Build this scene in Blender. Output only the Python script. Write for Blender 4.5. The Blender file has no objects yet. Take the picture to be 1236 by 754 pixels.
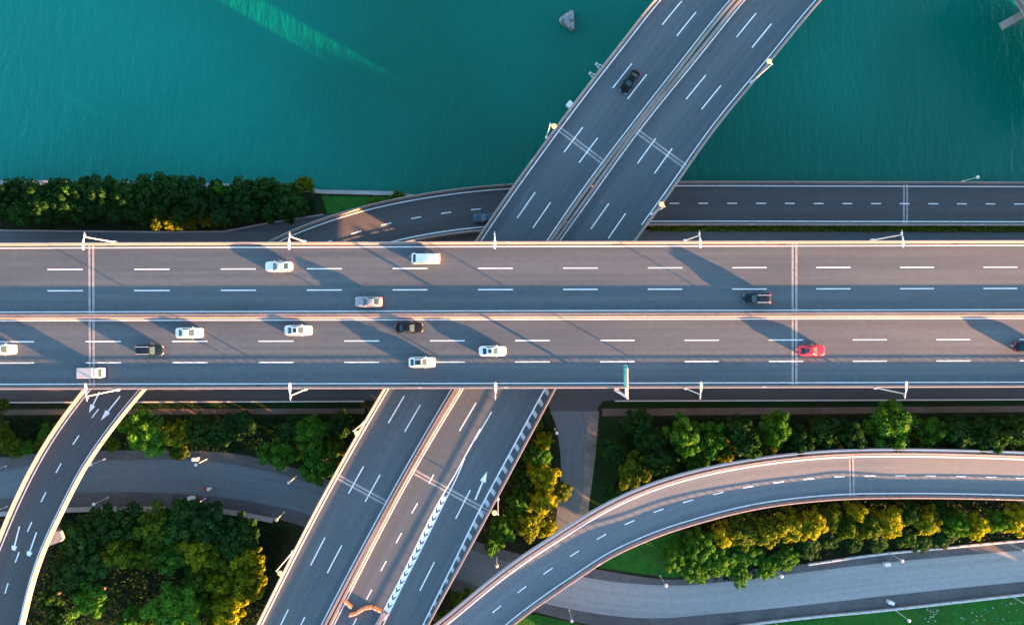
import bpy, bmesh, math, random
from mathutils import Vector, Matrix
from mathutils.geometry import tessellate_polygon
random.seed(7)
S = bpy.context.scene
COL = S.collection
R = math.radians

# ------------------------------------------------------------------ camera, sky, sun, exposure
ZC = 164.0                       # drone height above the water
FPX, CX, CY = 959.0, 618.0, 377.0
cam = bpy.data.cameras.new('camera'); camo = bpy.data.objects.new('camera', cam); COL.objects.link(camo)
cam.sensor_fit = 'HORIZONTAL'; cam.sensor_width = 36; cam.lens = FPX / 1236 * 36
cam.clip_start = 1; cam.clip_end = 9000
fwd = Vector((18 / FPX, -5 / FPX, -1)).normalized()
right = Vector((1, 0, 0)); right = (right - fwd * right.dot(fwd)).normalized()
upv = right.cross(fwd)
RM = Matrix((right, upv, -fwd)).transposed()
camo.matrix_world = Matrix.Translation((0, 0, ZC)) @ RM.to_4x4()
S.camera = camo

SUN_EL, SUN_AZ = R(5.6), R(-29.5)          # azimuth measured from +X, counter-clockwise
sdir = Vector((math.cos(SUN_EL) * math.cos(SUN_AZ), math.cos(SUN_EL) * math.sin(SUN_AZ), math.sin(SUN_EL)))
w = bpy.data.worlds.new('World'); S.world = w; w.use_nodes = True
nt = w.node_tree; nt.nodes.clear()
sky = nt.nodes.new('ShaderNodeTexSky'); sky.sky_type = 'NISHITA'; sky.sun_disc = False
sky.sun_elevation = SUN_EL; sky.sun_rotation = R(90) - SUN_AZ
sky.air_density = 1.0; sky.dust_density = 0.6; sky.ozone_density = 1.9
bg = nt.nodes.new('ShaderNodeBackground'); bg.inputs['Strength'].default_value = 0.10
wo = nt.nodes.new('ShaderNodeOutputWorld')
nt.links.new(sky.outputs[0], bg.inputs[0]); nt.links.new(bg.outputs[0], wo.inputs[0])
sl = bpy.data.lights.new('sun', 'SUN'); sl.energy = 5.0; sl.angle = R(0.5); sl.color = (1.0, 0.43, 0.17)
slo = bpy.data.objects.new('sun', sl); COL.objects.link(slo)
slo.rotation_euler = sdir.to_track_quat('Z', 'Y').to_euler(); slo.location = sdir * 600
S.view_settings.view_transform = 'Standard'; S.view_settings.look = 'None'
S.view_settings.gamma = 1; S.view_settings.use_curve_mapping = False
S.view_settings.exposure = 4.0
S.cycles.use_denoising = True; S.cycles.max_bounces = 6

# ------------------------------------------------------------------ helpers
def at(px, py, z):
    d = RM @ Vector(((px - CX) / FPX, -(py - CY) / FPX, -1))
    t = (z - ZC) / d.z
    return Vector((d.x * t, d.y * t, z))

def tag(o, label=None, cat=None, group=None, kind=None):
    if label: o['label'] = label
    if cat: o['category'] = cat
    if group: o['group'] = group
    if kind: o['kind'] = kind
    return o

def empty(name, loc, rz=0.0):
    o = bpy.data.objects.new(name, None); COL.objects.link(o)
    o.location = loc; o.rotation_euler = (0, 0, rz); o.empty_display_size = 0.2
    return o

class MB:
    def __init__(s): s.v = []; s.f = []; s.uv = {}
    def add(s, vs, fs, uvs=None):
        b = len(s.v); s.v += [tuple(p) for p in vs]
        for k, f in enumerate(fs):
            if uvs is not None: s.uv[len(s.f)] = uvs[k]
            s.f.append(tuple(b + i for i in f))
    def box(s, c, size, rz=0.0, taper=1.0):
        hx, hy, hz = size[0] / 2, size[1] / 2, size[2] / 2
        cs, sn = math.cos(rz), math.sin(rz); vs = []
        for z, t in ((-hz, 1), (hz, taper)):
            for x, y in ((-hx, -hy), (hx, -hy), (hx, hy), (-hx, hy)):
                x *= t; y *= t
                vs.append((c[0] + x * cs - y * sn, c[1] + x * sn + y * cs, c[2] + z))
        s.add(vs, [(3, 2, 1, 0), (4, 5, 6, 7), (0, 1, 5, 4), (1, 2, 6, 5), (2, 3, 7, 6), (3, 0, 4, 7)])
    def tube(s, a, b, r1, r2=None, n=8):
        a, b = Vector(a), Vector(b); r2 = r1 if r2 is None else r2
        d = (b - a).normalized(); q = d.to_track_quat('Z', 'Y'); vs = []
        for p, r in ((a, r1), (b, r2)):
            for k in range(n):
                t = 2 * math.pi * k / n
                vs.append(p + q @ Vector((r * math.cos(t), r * math.sin(t), 0)))
        fs = [(k, (k + 1) % n, n + (k + 1) % n, n + k) for k in range(n)]
        fs += [tuple(range(n - 1, -1, -1)), tuple(range(n, 2 * n))]
        s.add(vs, fs)
    def bar(s, a, b, wd, ht):
        a, b = Vector(a), Vector(b); d = (b - a).normalized()
        side = d.cross(Vector((0, 0, 1)))
        if side.length < 1e-4: side = Vector((1, 0, 0))
        side.normalize(); up = side.cross(d); vs = []
        for p in (a, b):
            for x, y in ((-1, -1), (1, -1), (1, 1), (-1, 1)):
                vs.append(p + side * (x * wd / 2) + up * (y * ht / 2))
        s.add(vs, [(0, 1, 2, 3), (7, 6, 5, 4), (0, 4, 5, 1), (1, 5, 6, 2), (2, 6, 7, 3), (3, 7, 4, 0)])
    def poly(s, pts, zt, zb=None):
        """flat polygon (world xy) at zt, with sides down to zb"""
        tri = tessellate_polygon([[Vector((p[0], p[1], 0)) for p in pts]])
        vs = [(p[0], p[1], zt) for p in pts]; fs = []
        for t in tri:
            a, b, c = (Vector(vs[i]) for i in t)
            fs.append(t if (b - a).cross(c - a).z > 0 else (t[0], t[2], t[1]))
        if zb is not None:
            n = len(pts); vs += [(p[0], p[1], zb) for p in pts]
            ar = sum(pts[i][0] * pts[(i + 1) % n][1] - pts[(i + 1) % n][0] * pts[i][1] for i in range(n))
            for i in range(n):
                j = (i + 1) % n
                fs.append((j, i, n + i, n + j) if ar < 0 else (i, j, n + j, n + i))
        s.add(vs, fs)
    def loft(s, rings, close=True, caps=True):
        n = len(rings[0]); vs = [p for r in rings for p in r]; fs = []
        for i in range(len(rings) - 1):
            for k in range(n if close else n - 1):
                k2 = (k + 1) % n
                fs.append((i * n + k, i * n + k2, (i + 1) * n + k2, (i + 1) * n + k))
        if caps and close:
            fs.append(tuple(range(n - 1, -1, -1))); fs.append(tuple((len(rings) - 1) * n + k for k in range(n)))
        s.add(vs, fs)
    def build(s, name, mat, parent=None, smooth=False, fix=True):
        me = bpy.data.meshes.new(name); me.from_pydata(s.v, [], s.f)
        if s.uv:
            l = me.uv_layers.new(name='UVMap')
            for p in me.polygons:
                u = s.uv.get(p.index)
                if u:
                    for k, li in enumerate(p.loop_indices): l.data[li].uv = u[k]
        if fix:
            bm = bmesh.new(); bm.from_mesh(me); bmesh.ops.recalc_face_normals(bm, faces=bm.faces); bm.to_mesh(me); bm.free()
        if smooth:
            for p in me.polygons: p.use_smooth = True
        me.materials.append(mat)
        o = bpy.data.objects.new(name, me); COL.objects.link(o)
        if parent is not None: o.parent = parent
        return o

# ------------------------------------------------------------------ materials
def mat(name, col, rough=0.6, metal=0.0, noise=None, spec=0.5, coat=0.0, bump=None, obj_random=0.0):
    """noise = (scale, colour2, amount, detail)"""
    m = bpy.data.materials.new(name); m.use_nodes = True; t = m.node_tree
    b = t.nodes['Principled BSDF']
    b.inputs['Base Color'].default_value = (*col, 1); b.inputs['Roughness'].default_value = rough
    b.inputs['Metallic'].default_value = metal; b.inputs['Specular IOR Level'].default_value = spec
    b.inputs['Coat Weight'].default_value = coat; b.inputs['Coat Roughness'].default_value = 0.06
    out = None
    if noise or bump:
        tc = t.nodes.new('ShaderNodeTexCoord')
    if noise:
        layers = noise if isinstance(noise, list) else [noise]
        prev = None
        for sc, c2, amt, det in layers:
            n = t.nodes.new('ShaderNodeTexNoise'); n.inputs['Scale'].default_value = sc; n.inputs['Detail'].default_value = det
            t.links.new(tc.outputs['Object'], n.inputs['Vector'])
            r = t.nodes.new('ShaderNodeMapRange'); r.inputs[1].default_value = 0.38; r.inputs[2].default_value = 0.66
            r.inputs[3].default_value = 0; r.inputs[4].default_value = amt
            t.links.new(n.outputs['Fac'], r.inputs[0])
            mx = t.nodes.new('ShaderNodeMix'); mx.data_type = 'RGBA'
            t.links.new(r.outputs[0], mx.inputs[0]); mx.inputs[7].default_value = (*c2, 1)
            if prev is None: mx.inputs[6].default_value = (*col, 1)
            else: t.links.new(prev, mx.inputs[6])
            prev = mx.outputs[2]
        out = prev
        t.links.new(out, b.inputs['Base Color'])
    if bump:
        n = t.nodes.new('ShaderNodeTexNoise'); n.inputs['Scale'].default_value = bump[0]; n.inputs['Detail'].default_value = 4
        t.links.new(tc.outputs['Object'], n.inputs['Vector'])
        bp = t.nodes.new('ShaderNodeBump'); bp.inputs['Strength'].default_value = bump[1]; bp.inputs['Distance'].default_value = bump[2]
        t.links.new(n.outputs['Fac'], bp.inputs['Height']); t.links.new(bp.outputs[0], b.inputs['Normal'])
    return m

def asphalt(name, col, col2, dark):
    """road surface: streaks along the lanes (UV: u along, v across, metres), patches, grain"""
    m = bpy.data.materials.new(name); m.use_nodes = True; t = m.node_tree; L = t.links.new
    b = t.nodes['Principled BSDF']; b.inputs['Roughness'].default_value = 0.7; b.inputs['Specular IOR Level'].default_value = 0.4
    uv = t.nodes.new('ShaderNodeUVMap')
    def noise(sx, sy, det, lo, hi, a, bb):
        mp = t.nodes.new('ShaderNodeMapping'); mp.inputs['Scale'].default_value = (sx, sy, 1); L(uv.outputs[0], mp.inputs[0])
        n = t.nodes.new('ShaderNodeTexNoise'); n.inputs['Scale'].default_value = 1; n.inputs['Detail'].default_value = det
        L(mp.outputs[0], n.inputs['Vector'])
        r = t.nodes.new('ShaderNodeMapRange'); r.inputs[1].default_value = lo; r.inputs[2].default_value = hi
        r.inputs[3].default_value = a; r.inputs[4].default_value = bb; L(n.outputs['Fac'], r.inputs[0]); return r.outputs[0]
    f1 = noise(0.012, 0.9, 3, 0.36, 0.64, 0, 1)
    mx = t.nodes.new('ShaderNodeMix'); mx.data_type = 'RGBA'; mx.inputs[6].default_value = (*col, 1); mx.inputs[7].default_value = (*col2, 1); L(f1, mx.inputs[0])
    f2 = noise(0.03, 0.12, 4, 0.52, 0.75, 0, 0.8)
    m2 = t.nodes.new('ShaderNodeMix'); m2.data_type = 'RGBA'; L(mx.outputs[2], m2.inputs[6]); m2.inputs[7].default_value = (*dark, 1); L(f2, m2.inputs[0])
    f3 = noise(0.9, 1.1, 6, 0.3, 0.7, 0.91, 1.09)
    m3 = t.nodes.new('ShaderNodeMix'); m3.data_type = 'RGBA'; m3.blend_type = 'MULTIPLY'; m3.inputs[0].default_value = 1; L(m2.outputs[2], m3.inputs[6])
    cb = t.nodes.new('ShaderNodeCombineColor'); L(f3, cb.inputs[0]); L(f3, cb.inputs[1]); L(f3, cb.inputs[2]); L(cb.outputs[0], m3.inputs[7])
    L(m3.outputs[2], b.inputs['Base Color'])
    bp = t.nodes.new('ShaderNodeBump'); bp.inputs['Strength'].default_value = 0.5; bp.inputs['Distance'].default_value = 0.02
    L(noise(9, 9, 3, 0, 1, 0, 1), bp.inputs['Height']); L(bp.outputs[0], b.inputs['Normal'])
    return m

M = {}
M['asphalt'] = asphalt('asphalt', (0.038, 0.052, 0.061), (0.056, 0.069, 0.077), (0.028, 0.039, 0.047))
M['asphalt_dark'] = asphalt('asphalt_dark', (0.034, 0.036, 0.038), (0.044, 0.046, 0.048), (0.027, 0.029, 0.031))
M['asphalt_pale'] = asphalt('asphalt_pale', (0.065, 0.086, 0.098), (0.084, 0.105, 0.118), (0.054, 0.071, 0.083))
M['cement_road'] = asphalt('cement_road', (0.165, 0.177, 0.18), (0.205, 0.215, 0.215), (0.135, 0.147, 0.15))
M['walk'] = mat('walk', (0.05, 0.053, 0.056), 0.9, noise=[(0.3, (0.08, 0.083, 0.085), 0.7, 6), (1.4, (0.032, 0.033, 0.035), 0.5, 6)])
M['path'] = mat('path', (0.10, 0.075, 0.06), 0.95, noise=[(0.25, (0.05, 0.045, 0.03), 0.8, 6)])
M['gravel'] = mat('gravel', (0.16, 0.145, 0.13), 0.95, noise=[(0.6, (0.08, 0.07, 0.06), 0.8, 8)])
M['concrete'] = mat('concrete', (0.22, 0.21, 0.205), 0.8, noise=[(0.25, (0.15, 0.14, 0.135), 0.6, 6), (2.2, (0.28, 0.27, 0.26), 0.4, 4)])
M['parapet'] = mat('parapet', (0.165, 0.128, 0.120), 0.9, noise=[(0.15, (0.105, 0.082, 0.076), 0.8, 8), (1.6, (0.205, 0.17, 0.16), 0.4, 4)])
M['joint'] = mat('joint', (0.22, 0.21, 0.205), 0.7, noise=[(1.2, (0.12, 0.118, 0.115), 0.7, 5)])
M['rubber'] = mat('rubber', (0.02, 0.02, 0.02), 0.8)
M['paint'] = mat('paint', (0.66, 0.66, 0.65), 0.6, noise=[(1.2, (0.36, 0.36, 0.36), 0.5, 8), (5.0, (0.5, 0.5, 0.5), 0.5, 4)])
M['paint_worn'] = mat('paint_worn', (0.36, 0.37, 0.38), 0.6, noise=[(1.5, (0.25, 0.25, 0.25), 0.5, 6)])
M['rail'] = mat('rail', (0.30, 0.25, 0.235), 0.55, noise=[(1.0, (0.24, 0.18, 0.16), 0.5, 4)])
M['white_metal'] = mat('white_metal', (0.50, 0.50, 0.49), 0.4)
M['amber'] = mat('amber', (0.80, 0.50, 0.16), 0.4)
M['grey_metal'] = mat('grey_metal', (0.35, 0.36, 0.37), 0.45, 0.3)
M['dark'] = mat('dark', (0.012, 0.012, 0.013), 0.6)
M['sign_green'] = mat('sign_green', (0.01, 0.30, 0.24), 0.4)
M['orange'] = mat('orange', (0.75, 0.20, 0.05), 0.5, noise=[(3, (0.6, 0.25, 0.12), 0.5, 4)])
M['rock'] = mat('rock', (0.09, 0.092, 0.095), 0.9, noise=[(0.9, (0.36, 0.36, 0.36), 0.9, 10), (2.5, (0.04, 0.042, 0.045), 0.75, 8)], bump=(3, 0.6, 0.1))
M['stone'] = mat('stone', (0.26, 0.26, 0.25), 0.9, noise=[(2, (0.3, 0.3, 0.3), 0.6, 4)])
M['ground'] = mat('ground', (0.014, 0.018, 0.008), 1.0, noise=[(0.05, (0.010, 0.026, 0.007), 0.9, 6), (0.16, (0.026, 0.018, 0.012), 0.7, 6), (1.2, (0.006, 0.010, 0.004), 0.6, 6)], bump=(1.5, 0.8, 0.3), spec=0.1)
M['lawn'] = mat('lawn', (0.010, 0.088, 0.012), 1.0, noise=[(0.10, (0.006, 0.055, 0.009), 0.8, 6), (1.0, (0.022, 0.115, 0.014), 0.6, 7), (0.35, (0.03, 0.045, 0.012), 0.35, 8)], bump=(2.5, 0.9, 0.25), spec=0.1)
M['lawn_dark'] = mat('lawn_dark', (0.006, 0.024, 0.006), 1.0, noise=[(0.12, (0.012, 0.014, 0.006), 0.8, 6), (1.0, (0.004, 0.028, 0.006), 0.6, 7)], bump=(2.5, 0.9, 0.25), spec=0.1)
M['bark'] = mat('bark', (0.07, 0.05, 0.035), 0.95)

def leafmat(name, cols, spread=0.3):
    m = bpy.data.materials.new(name); m.use_nodes = True; t = m.node_tree; L = t.links.new
    b = t.nodes['Principled BSDF']; b.inputs['Roughness'].default_value = 0.7; b.inputs['Specular IOR Level'].default_value = 0.1
    g = t.nodes.new('ShaderNodeNewGeometry'); oi = t.nodes.new('ShaderNodeObjectInfo')
    tc = t.nodes.new('ShaderNodeTexCoord')
    n = t.nodes.new('ShaderNodeTexNoise'); n.inputs['Scale'].default_value = 2.6; n.inputs['Detail'].default_value = 2; L(tc.outputs['Object'], n.inputs['Vector'])
    a = t.nodes.new('ShaderNodeMath'); a.operation = 'MULTIPLY_ADD'; L(g.outputs['Random Per Island'], a.inputs[0]); a.inputs[1].default_value = 0.35; L(n.outputs['Fac'], a.inputs[2])
    a2 = t.nodes.new('ShaderNodeMath'); a2.operation = 'MULTIPLY_ADD'; L(oi.outputs['Random'], a2.inputs[0]); a2.inputs[1].default_value = spread; L(a.outputs[0], a2.inputs[2])
    r = t.nodes.new('ShaderNodeValToRGB'); e = r.color_ramp.elements
    e[0].position = 0.45; e[0].color = (*cols[0], 1); e[1].position = 1.15 if False else 1.0; e[1].color = (*cols[2], 1)
    k = e.new(0.72); k.color = (*cols[1], 1)
    L(a2.outputs[0], r.inputs[0]); L(r.outputs[0], b.inputs['Base Color'])
    tr = t.nodes.new('ShaderNodeBsdfTranslucent'); L(r.outputs[0], tr.inputs[0])
    ms = t.nodes.new('ShaderNodeMixShader'); ms.inputs[0].default_value = 0.35
    L(b.outputs[0], ms.inputs[1]); L(tr.outputs[0], ms.inputs[2]); L(ms.outputs[0], t.nodes['Material Output'].inputs[0])
    return m
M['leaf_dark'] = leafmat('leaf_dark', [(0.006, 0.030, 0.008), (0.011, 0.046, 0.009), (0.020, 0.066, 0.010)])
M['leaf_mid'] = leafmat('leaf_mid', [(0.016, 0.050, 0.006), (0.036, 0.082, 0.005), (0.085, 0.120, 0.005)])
M['leaf_sunlit_gold'] = leafmat('leaf_sunlit_gold', [(0.016, 0.060, 0.005), (0.070, 0.112, 0.004), (0.23, 0.25, 0.006)])  # low sun on the crowns put into the leaf colour
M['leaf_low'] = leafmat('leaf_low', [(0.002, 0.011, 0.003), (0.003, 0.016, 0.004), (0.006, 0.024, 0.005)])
M['leaf_bright'] = leafmat('leaf_bright', [(0.012, 0.066, 0.008), (0.024, 0.105, 0.009), (0.050, 0.150, 0.010)])

def watermat():
    m = bpy.data.materials.new('water'); m.use_nodes = True; t = m.node_tree; L = t.links.new
    b = t.nodes['Principled BSDF']; b.inputs['Roughness'].default_value = 0.10; b.inputs['IOR'].default_value = 1.33; b.inputs['Specular IOR Level'].default_value = 0.28
    tc = t.nodes.new('ShaderNodeTexCoord')
    def nz(sc, rot, scale, det, dist=0.0):
        mp = t.nodes.new('ShaderNodeMapping'); mp.inputs['Rotation'].default_value = (0, 0, rot); mp.inputs['Scale'].default_value = sc
        L(tc.outputs['Object'], mp.inputs[0])
        n = t.nodes.new('ShaderNodeTexNoise'); n.inputs['Scale'].default_value = scale; n.inputs['Detail'].default_value = det; n.inputs['Distortion'].default_value = dist
        L(mp.outputs[0], n.inputs['Vector']); return n.outputs['Fac']
    r = t.nodes.new('ShaderNodeValToRGB'); e = r.color_ramp.elements
    e[0].position = 0.40; e[0].color = (0.0, 0.078, 0.055, 1); e[1].position = 0.62; e[1].color = (0.0, 0.135, 0.108, 1)
    L(nz((1, 1, 1), 0, 0.008, 3), r.inputs[0]); L(r.outputs[0], b.inputs['Base Color'])
    h1 = nz((1.0, 0.28, 1), R(-12), 0.55, 4, 0.4); h2 = nz((1.0, 0.45, 1), R(14), 1.6, 3, 0.2)
    ad = t.nodes.new('ShaderNodeMath'); ad.operation = 'MULTIPLY_ADD'; L(h2, ad.inputs[0]); ad.inputs[1].default_value = 0.4; L(h1, ad.inputs[2])
    bp = t.nodes.new('ShaderNodeBump'); bp.inputs['Strength'].default_value = 0.62; bp.inputs['Distance'].default_value = 0.5
    L(ad.outputs[0], bp.inputs['Height']); L(bp.outputs[0], b.inputs['Normal'])
    return m
M['water'] = watermat()

# ------------------------------------------------------------------ heights (metres above water)
ZG, ZM, ZD = 2.5, 24.0, 15.5

# ------------------------------------------------------------------ curves and roads
def catmull(P, n=200):
    P = [Vector(p) for p in P]; out = []
    P = [P[0] * 2 - P[1]] + P + [P[-1] * 2 - P[-2]]
    for i in range(1, len(P) - 2):
        p0, p1, p2, p3 = P[i - 1:i + 3]
        t1 = (p1 - p0).length ** .5; t2 = t1 + (p2 - p1).length ** .5; t3 = t2 + (p3 - p2).length ** .5
        for k in range(24):
            t = t1 + (t2 - t1) * k / 24
            A1 = p0 * ((t1 - t) / t1) + p1 * (t / t1); A2 = p1 * ((t2 - t) / (t2 - t1)) + p2 * ((t - t1) / (t2 - t1))
            A3 = p2 * ((t3 - t) / (t3 - t2)) + p3 * ((t - t2) / (t3 - t2))
            B1 = A1 * ((t2 - t) / t2) + A2 * (t / t2); B2 = A2 * ((t3 - t) / (t3 - t1)) + A3 * ((t - t1) / (t3 - t1))
            out.append(B1 * ((t2 - t) / (t2 - t1)) + B2 * ((t - t1) / (t2 - t1)))
    out.append(P[-2])
    return resample(out, n)
def resample(pts, n):
    d = [0]
    for a, b in zip(pts, pts[1:]): d.append(d[-1] + (b - a).length)
    res = []; j = 0
    for i in range(n + 1):
        s = d[-1] * i / n
        while j < len(d) - 2 and d[j + 1] < s: j += 1
        u = (s - d[j]) / max(1e-9, d[j + 1] - d[j]); res.append(pts[j].lerp(pts[j + 1], min(1, u)))
    return res
def smooth(seq, it):
    for _ in range(it):
        seq = [seq[0]] + [(seq[i - 1] + seq[i] * 2 + seq[i + 1]) / 4 for i in range(1, len(seq) - 1)] + [seq[-1]]
    return seq

class Road:
    """built from the two painted edge lines; stations carry centre, left normal and half width"""
    def __init__(s, Lp, Rp, n=160, sm=6):
        A = catmull([at(*p) for p in Lp], n); B = catmull([at(*p) for p in Rp], n)
        s.c = smooth([(a + b) / 2 for a, b in zip(A, B)], sm)
        s.nrm = []
        for i in range(n + 1):
            t = s.c[min(n, i + 1)] - s.c[max(0, i - 1)]; t.z = 0; t.normalize(); s.nrm.append(Vector((-t.y, t.x, 0)))
        s.h = smooth([abs((a - b).dot(k)) / 2 for a, b, k in zip(A, B, s.nrm)], sm)
        s.d = [0]
        for a, b in zip(s.c, s.c[1:]): s.d.append(s.d[-1] + (b - a).length)
        s.n = n
    def off(s, i, o):
        k, v = o[0], o[1]
        if k == 'L': return s.h[i] + v
        if k == 'R': return -s.h[i] - v
        return s.h[i] * (1 - 2 * v) + (o[2] if len(o) > 2 else 0)      # 'F' fraction from left to right
    def pt(s, dist, o, dz=0.0):
        dist = max(0, min(s.d[-1] - 1e-6, dist)); lo = 0
        import bisect
        lo = max(0, bisect.bisect_right(s.d, dist) - 1); lo = min(lo, s.n - 1)
        u = (dist - s.d[lo]) / (s.d[lo + 1] - s.d[lo])
        a = s.c[lo] + s.nrm[lo] * s.off(lo, o); b = s.c[lo + 1] + s.nrm[lo + 1] * s.off(lo + 1, o)
        p = a.lerp(b, u); p.z += dz; return p
    def find(s, px, py):
        best = None
        for i in range(s.n + 1):
            p = at(px, py, s.c[i].z); d = (p - s.c[i]).length
            if best is None or d < best[0]: best = (d, i)
        i = best[1]; t = s.c[min(s.n, i + 1)] - s.c[max(0, i - 1)]; t.normalize()
        return s.d[i] + (at(px, py, s.c[i].z) - s.c[i]).dot(t)
    def sweep(s, mb, prof, a=None, b=None):
        a = 0 if a is None else a; b = s.d[-1] if b is None else b
        st = [a] + [x for x in s.d if a + .3 < x < b - .3] + [b]
        mb.loft([[s.pt(x, o, dz) for o, dz in prof] for x in st])
    def strip(s, mb, o1, o2, dz, a=None, b=None):
        a = 0 if a is None else a; b = s.d[-1] if b is None else b
        st = [a] + [x for x in s.d if a + .3 < x < b - .3] + [b]
        vs = []; fs = []; uv = []; vals = []
        for x in st:
            p, q = s.pt(x, o1, dz), s.pt(x, o2, dz); vs += [p, q]; vals.append((x, (p - q).length))
        for i in range(len(st) - 1):
            fs.append((2 * i + 1, 2 * i + 3, 2 * i + 2, 2 * i))
            uv.append([(vals[i][0], vals[i][1]), (vals[i + 1][0], vals[i + 1][1]), (vals[i + 1][0], 0), (vals[i][0], 0)])
        mb.add(vs, fs, uv)
    def dashes(s, parent, f, start, period, length, wd=0.2, dz=0.010, a=None, b=None):
        a = 0 if a is None else a; b = s.d[-1] if b is None else b
        x = start - math.ceil((start - a) / period) * period
        while x < b - 0.5:
            x2 = min(b, x + length); x1 = max(a, x)
            if x2 - x1 > 0.4:
                mb = MB(); s.strip(mb, ('F', f, wd / 2), ('F', f, -wd / 2), dz, x1, x2)
                mb.build('lane_dash', M['paint'], parent, fix=False)
            x += period

P_H = 0.86
def left_parapet(rd, mb, side, a=None, b=None, i0=0.42):
    k = side
    rd.sweep(mb, [((k, i0), -0.01), ((k, i0 + .12), .30), ((k, i0 + .20), P_H), ((k, i0 + .42), P_H), ((k, i0 + .42), -0.01)], a, b)
def railing(rd, mb, side, off=0.74, a=None, b=None, step=1.9):
    a = 0 if a is None else a; b = rd.d[-1] if b is None else b
    rd.sweep(mb, [((side, off - .05), 1.02), ((side, off + .05), 1.02), ((side, off + .05), 1.12), ((side, off - .05), 1.12)], a, b)
    x = a + .5
    while x < b:
        p = rd.pt(x, (side, off)); mb.box((p.x, p.y, p.z + (P_H + 1.03) / 2 - .005), (.12, .11, 1.03 - P_H + .02)); x += step
def deck(rd, parent, mtl, out=0.95, thick=1.9, inset=1.6):
    m = MB(); rd.sweep(m, [(('L', out), -.012), (('L', out), -.40), (('L', -inset + .6), -.75), (('L', -inset), -thick),
                           (('R', -inset), -thick), (('R', -inset + .6), -.75), (('R', out), -.40), (('R', out), -.012)])
    return m.build('deck', M['concrete'], parent)
def pavement(rd, parent, mtl, o1=('L', .40), o2=('R', .40), name='pavement'):
    m = MB(); rd.strip(m, o1, o2, 0.0); return m.build(name, mtl, parent, fix=False)
def edge_line(rd, parent, o, wd=0.19, a=None, b=None, mtl='paint', dz=.008):
    m = MB(); k = list(o); k1, k2 = list(o), list(o)
    if o[0] == 'F': k1 = ['F', o[1], (o[2] if len(o) > 2 else 0) + wd / 2]; k2 = ['F', o[1], (o[2] if len(o) > 2 else 0) - wd / 2]
    elif o[0] == 'L': k1[1] += wd / 2; k2[1] -= wd / 2
    else: k1[1] -= wd / 2; k2[1] += wd / 2
    rd.strip(m, k1, k2, dz, a, b); return m.build('edge_line', M[mtl], parent, fix=False)
def piers(rd, parent, dists, zb=1.0, f=(.25, .75), wd=1.8):
    for x in dists:
        for ff in f:
            m = MB(); p = rd.pt(x, ('F', ff)); m.tube((p.x, p.y, zb), (p.x, p.y, p.z - 1.85), wd / 2, wd / 2, 14)
            m.build('pier', M['concrete'], parent, smooth=False)
def joint(rd, parent, x, o1=('L', .40), o2=('R', .40)):
    m = MB()
    for dx in (-.52, .12): rd.strip(m, o1, o2, .006, x + dx, x + dx + .40)
    o = m.build('expansion_joint', M['joint'], parent, fix=False)
    m = MB(); rd.strip(m, o1, o2, .007, x - .11, x + .11); m.build('rubber_seal', M['rubber'], o, fix=False)
def stroke(mb, pts, z, wd):
    P = [at(p[0], p[1], z) for p in pts]
    for a, b in zip(P, P[1:]):
        d = (b - a).normalized(); s_ = Vector((-d.y, d.x, 0)) * wd / 2
        mb.add([a - s_, b - s_, b + s_, a + s_], [(0, 1, 2, 3)])
def arrow(name, parent, tail, tip, z, shaft=.30, head=1.5, headw=1.15, mtl='paint'):
    a, b = at(*tail, z), at(*tip, z); d = (b - a).normalized(); n = Vector((-d.y, d.x, 0)); L = (b - a).length; hl = min(2.4, L * .36)
    c = b - d * hl; m = MB()
    m.add([a - n * shaft / 2, c - n * shaft / 2, c + n * shaft / 2, a + n * shaft / 2, c - n * headw / 2, b, c + n * headw / 2],
          [(0, 1, 2, 3), (4, 5, 6)])
    return m.build(name, M[mtl], parent, fix=False)
def drains(rd, parent, side, dists, off=.2):
    for x in dists:
        m = MB(); rd.strip(m, (side, off + .13), (side, off - .13), .009, x, x + 1.3); m.build('drain_grate', M['dark'], parent, fix=False)
def plates(rd, parent, side, dists, off=.74):
    for x in dists:
        p = rd.pt(x, (side, off - .02)); q = rd.pt(x + .8, (side, off - .02)); m = MB()
        m.bar(p + Vector((0, 0, P_H + .02)), q + Vector((0, 0, P_H + .02)), .2, .05); m.build('reflector_plate', M['white_metal'], parent)

# ------------------------------------------------------------------ setting: water, ground, ground roads
def structure(o): return tag(o, kind='structure')
m = MB(); m.add([(-3000, -3000, 0), (3000, -3000, 0), (3000, 3000, 0), (-3000, 3000, 0)], [(0, 1, 2, 3)])
structure(m.build('water', M['water'], fix=False))
shore = [(-400, 222), (0, 222), (120, 222), (250, 225), (340, 228), (388, 233), (475, 235), (505, 240), (640, 238), (800, 234), (1236, 234), (1700, 234)]
SH = [at(x, y, ZG) for x, y in shore]
m = MB(); m.poly([(-3000, SH[0].y)] + [(p.x, p.y) for p in SH] + [(3000, SH[-1].y), (3000, -3000), (-3000, -3000)], ZG, -3.0)
structure(m.build('ground', M['ground']))
m = MB()      # stone coping of the river bank
for a, b in zip(SH, SH[1:]):
    m.bar(a + Vector((0, .25, -.3)), b + Vector((0, .25, -.3)), .8, 1.1)
structure(m.build('river_bank_wall', M['concrete']))

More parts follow.
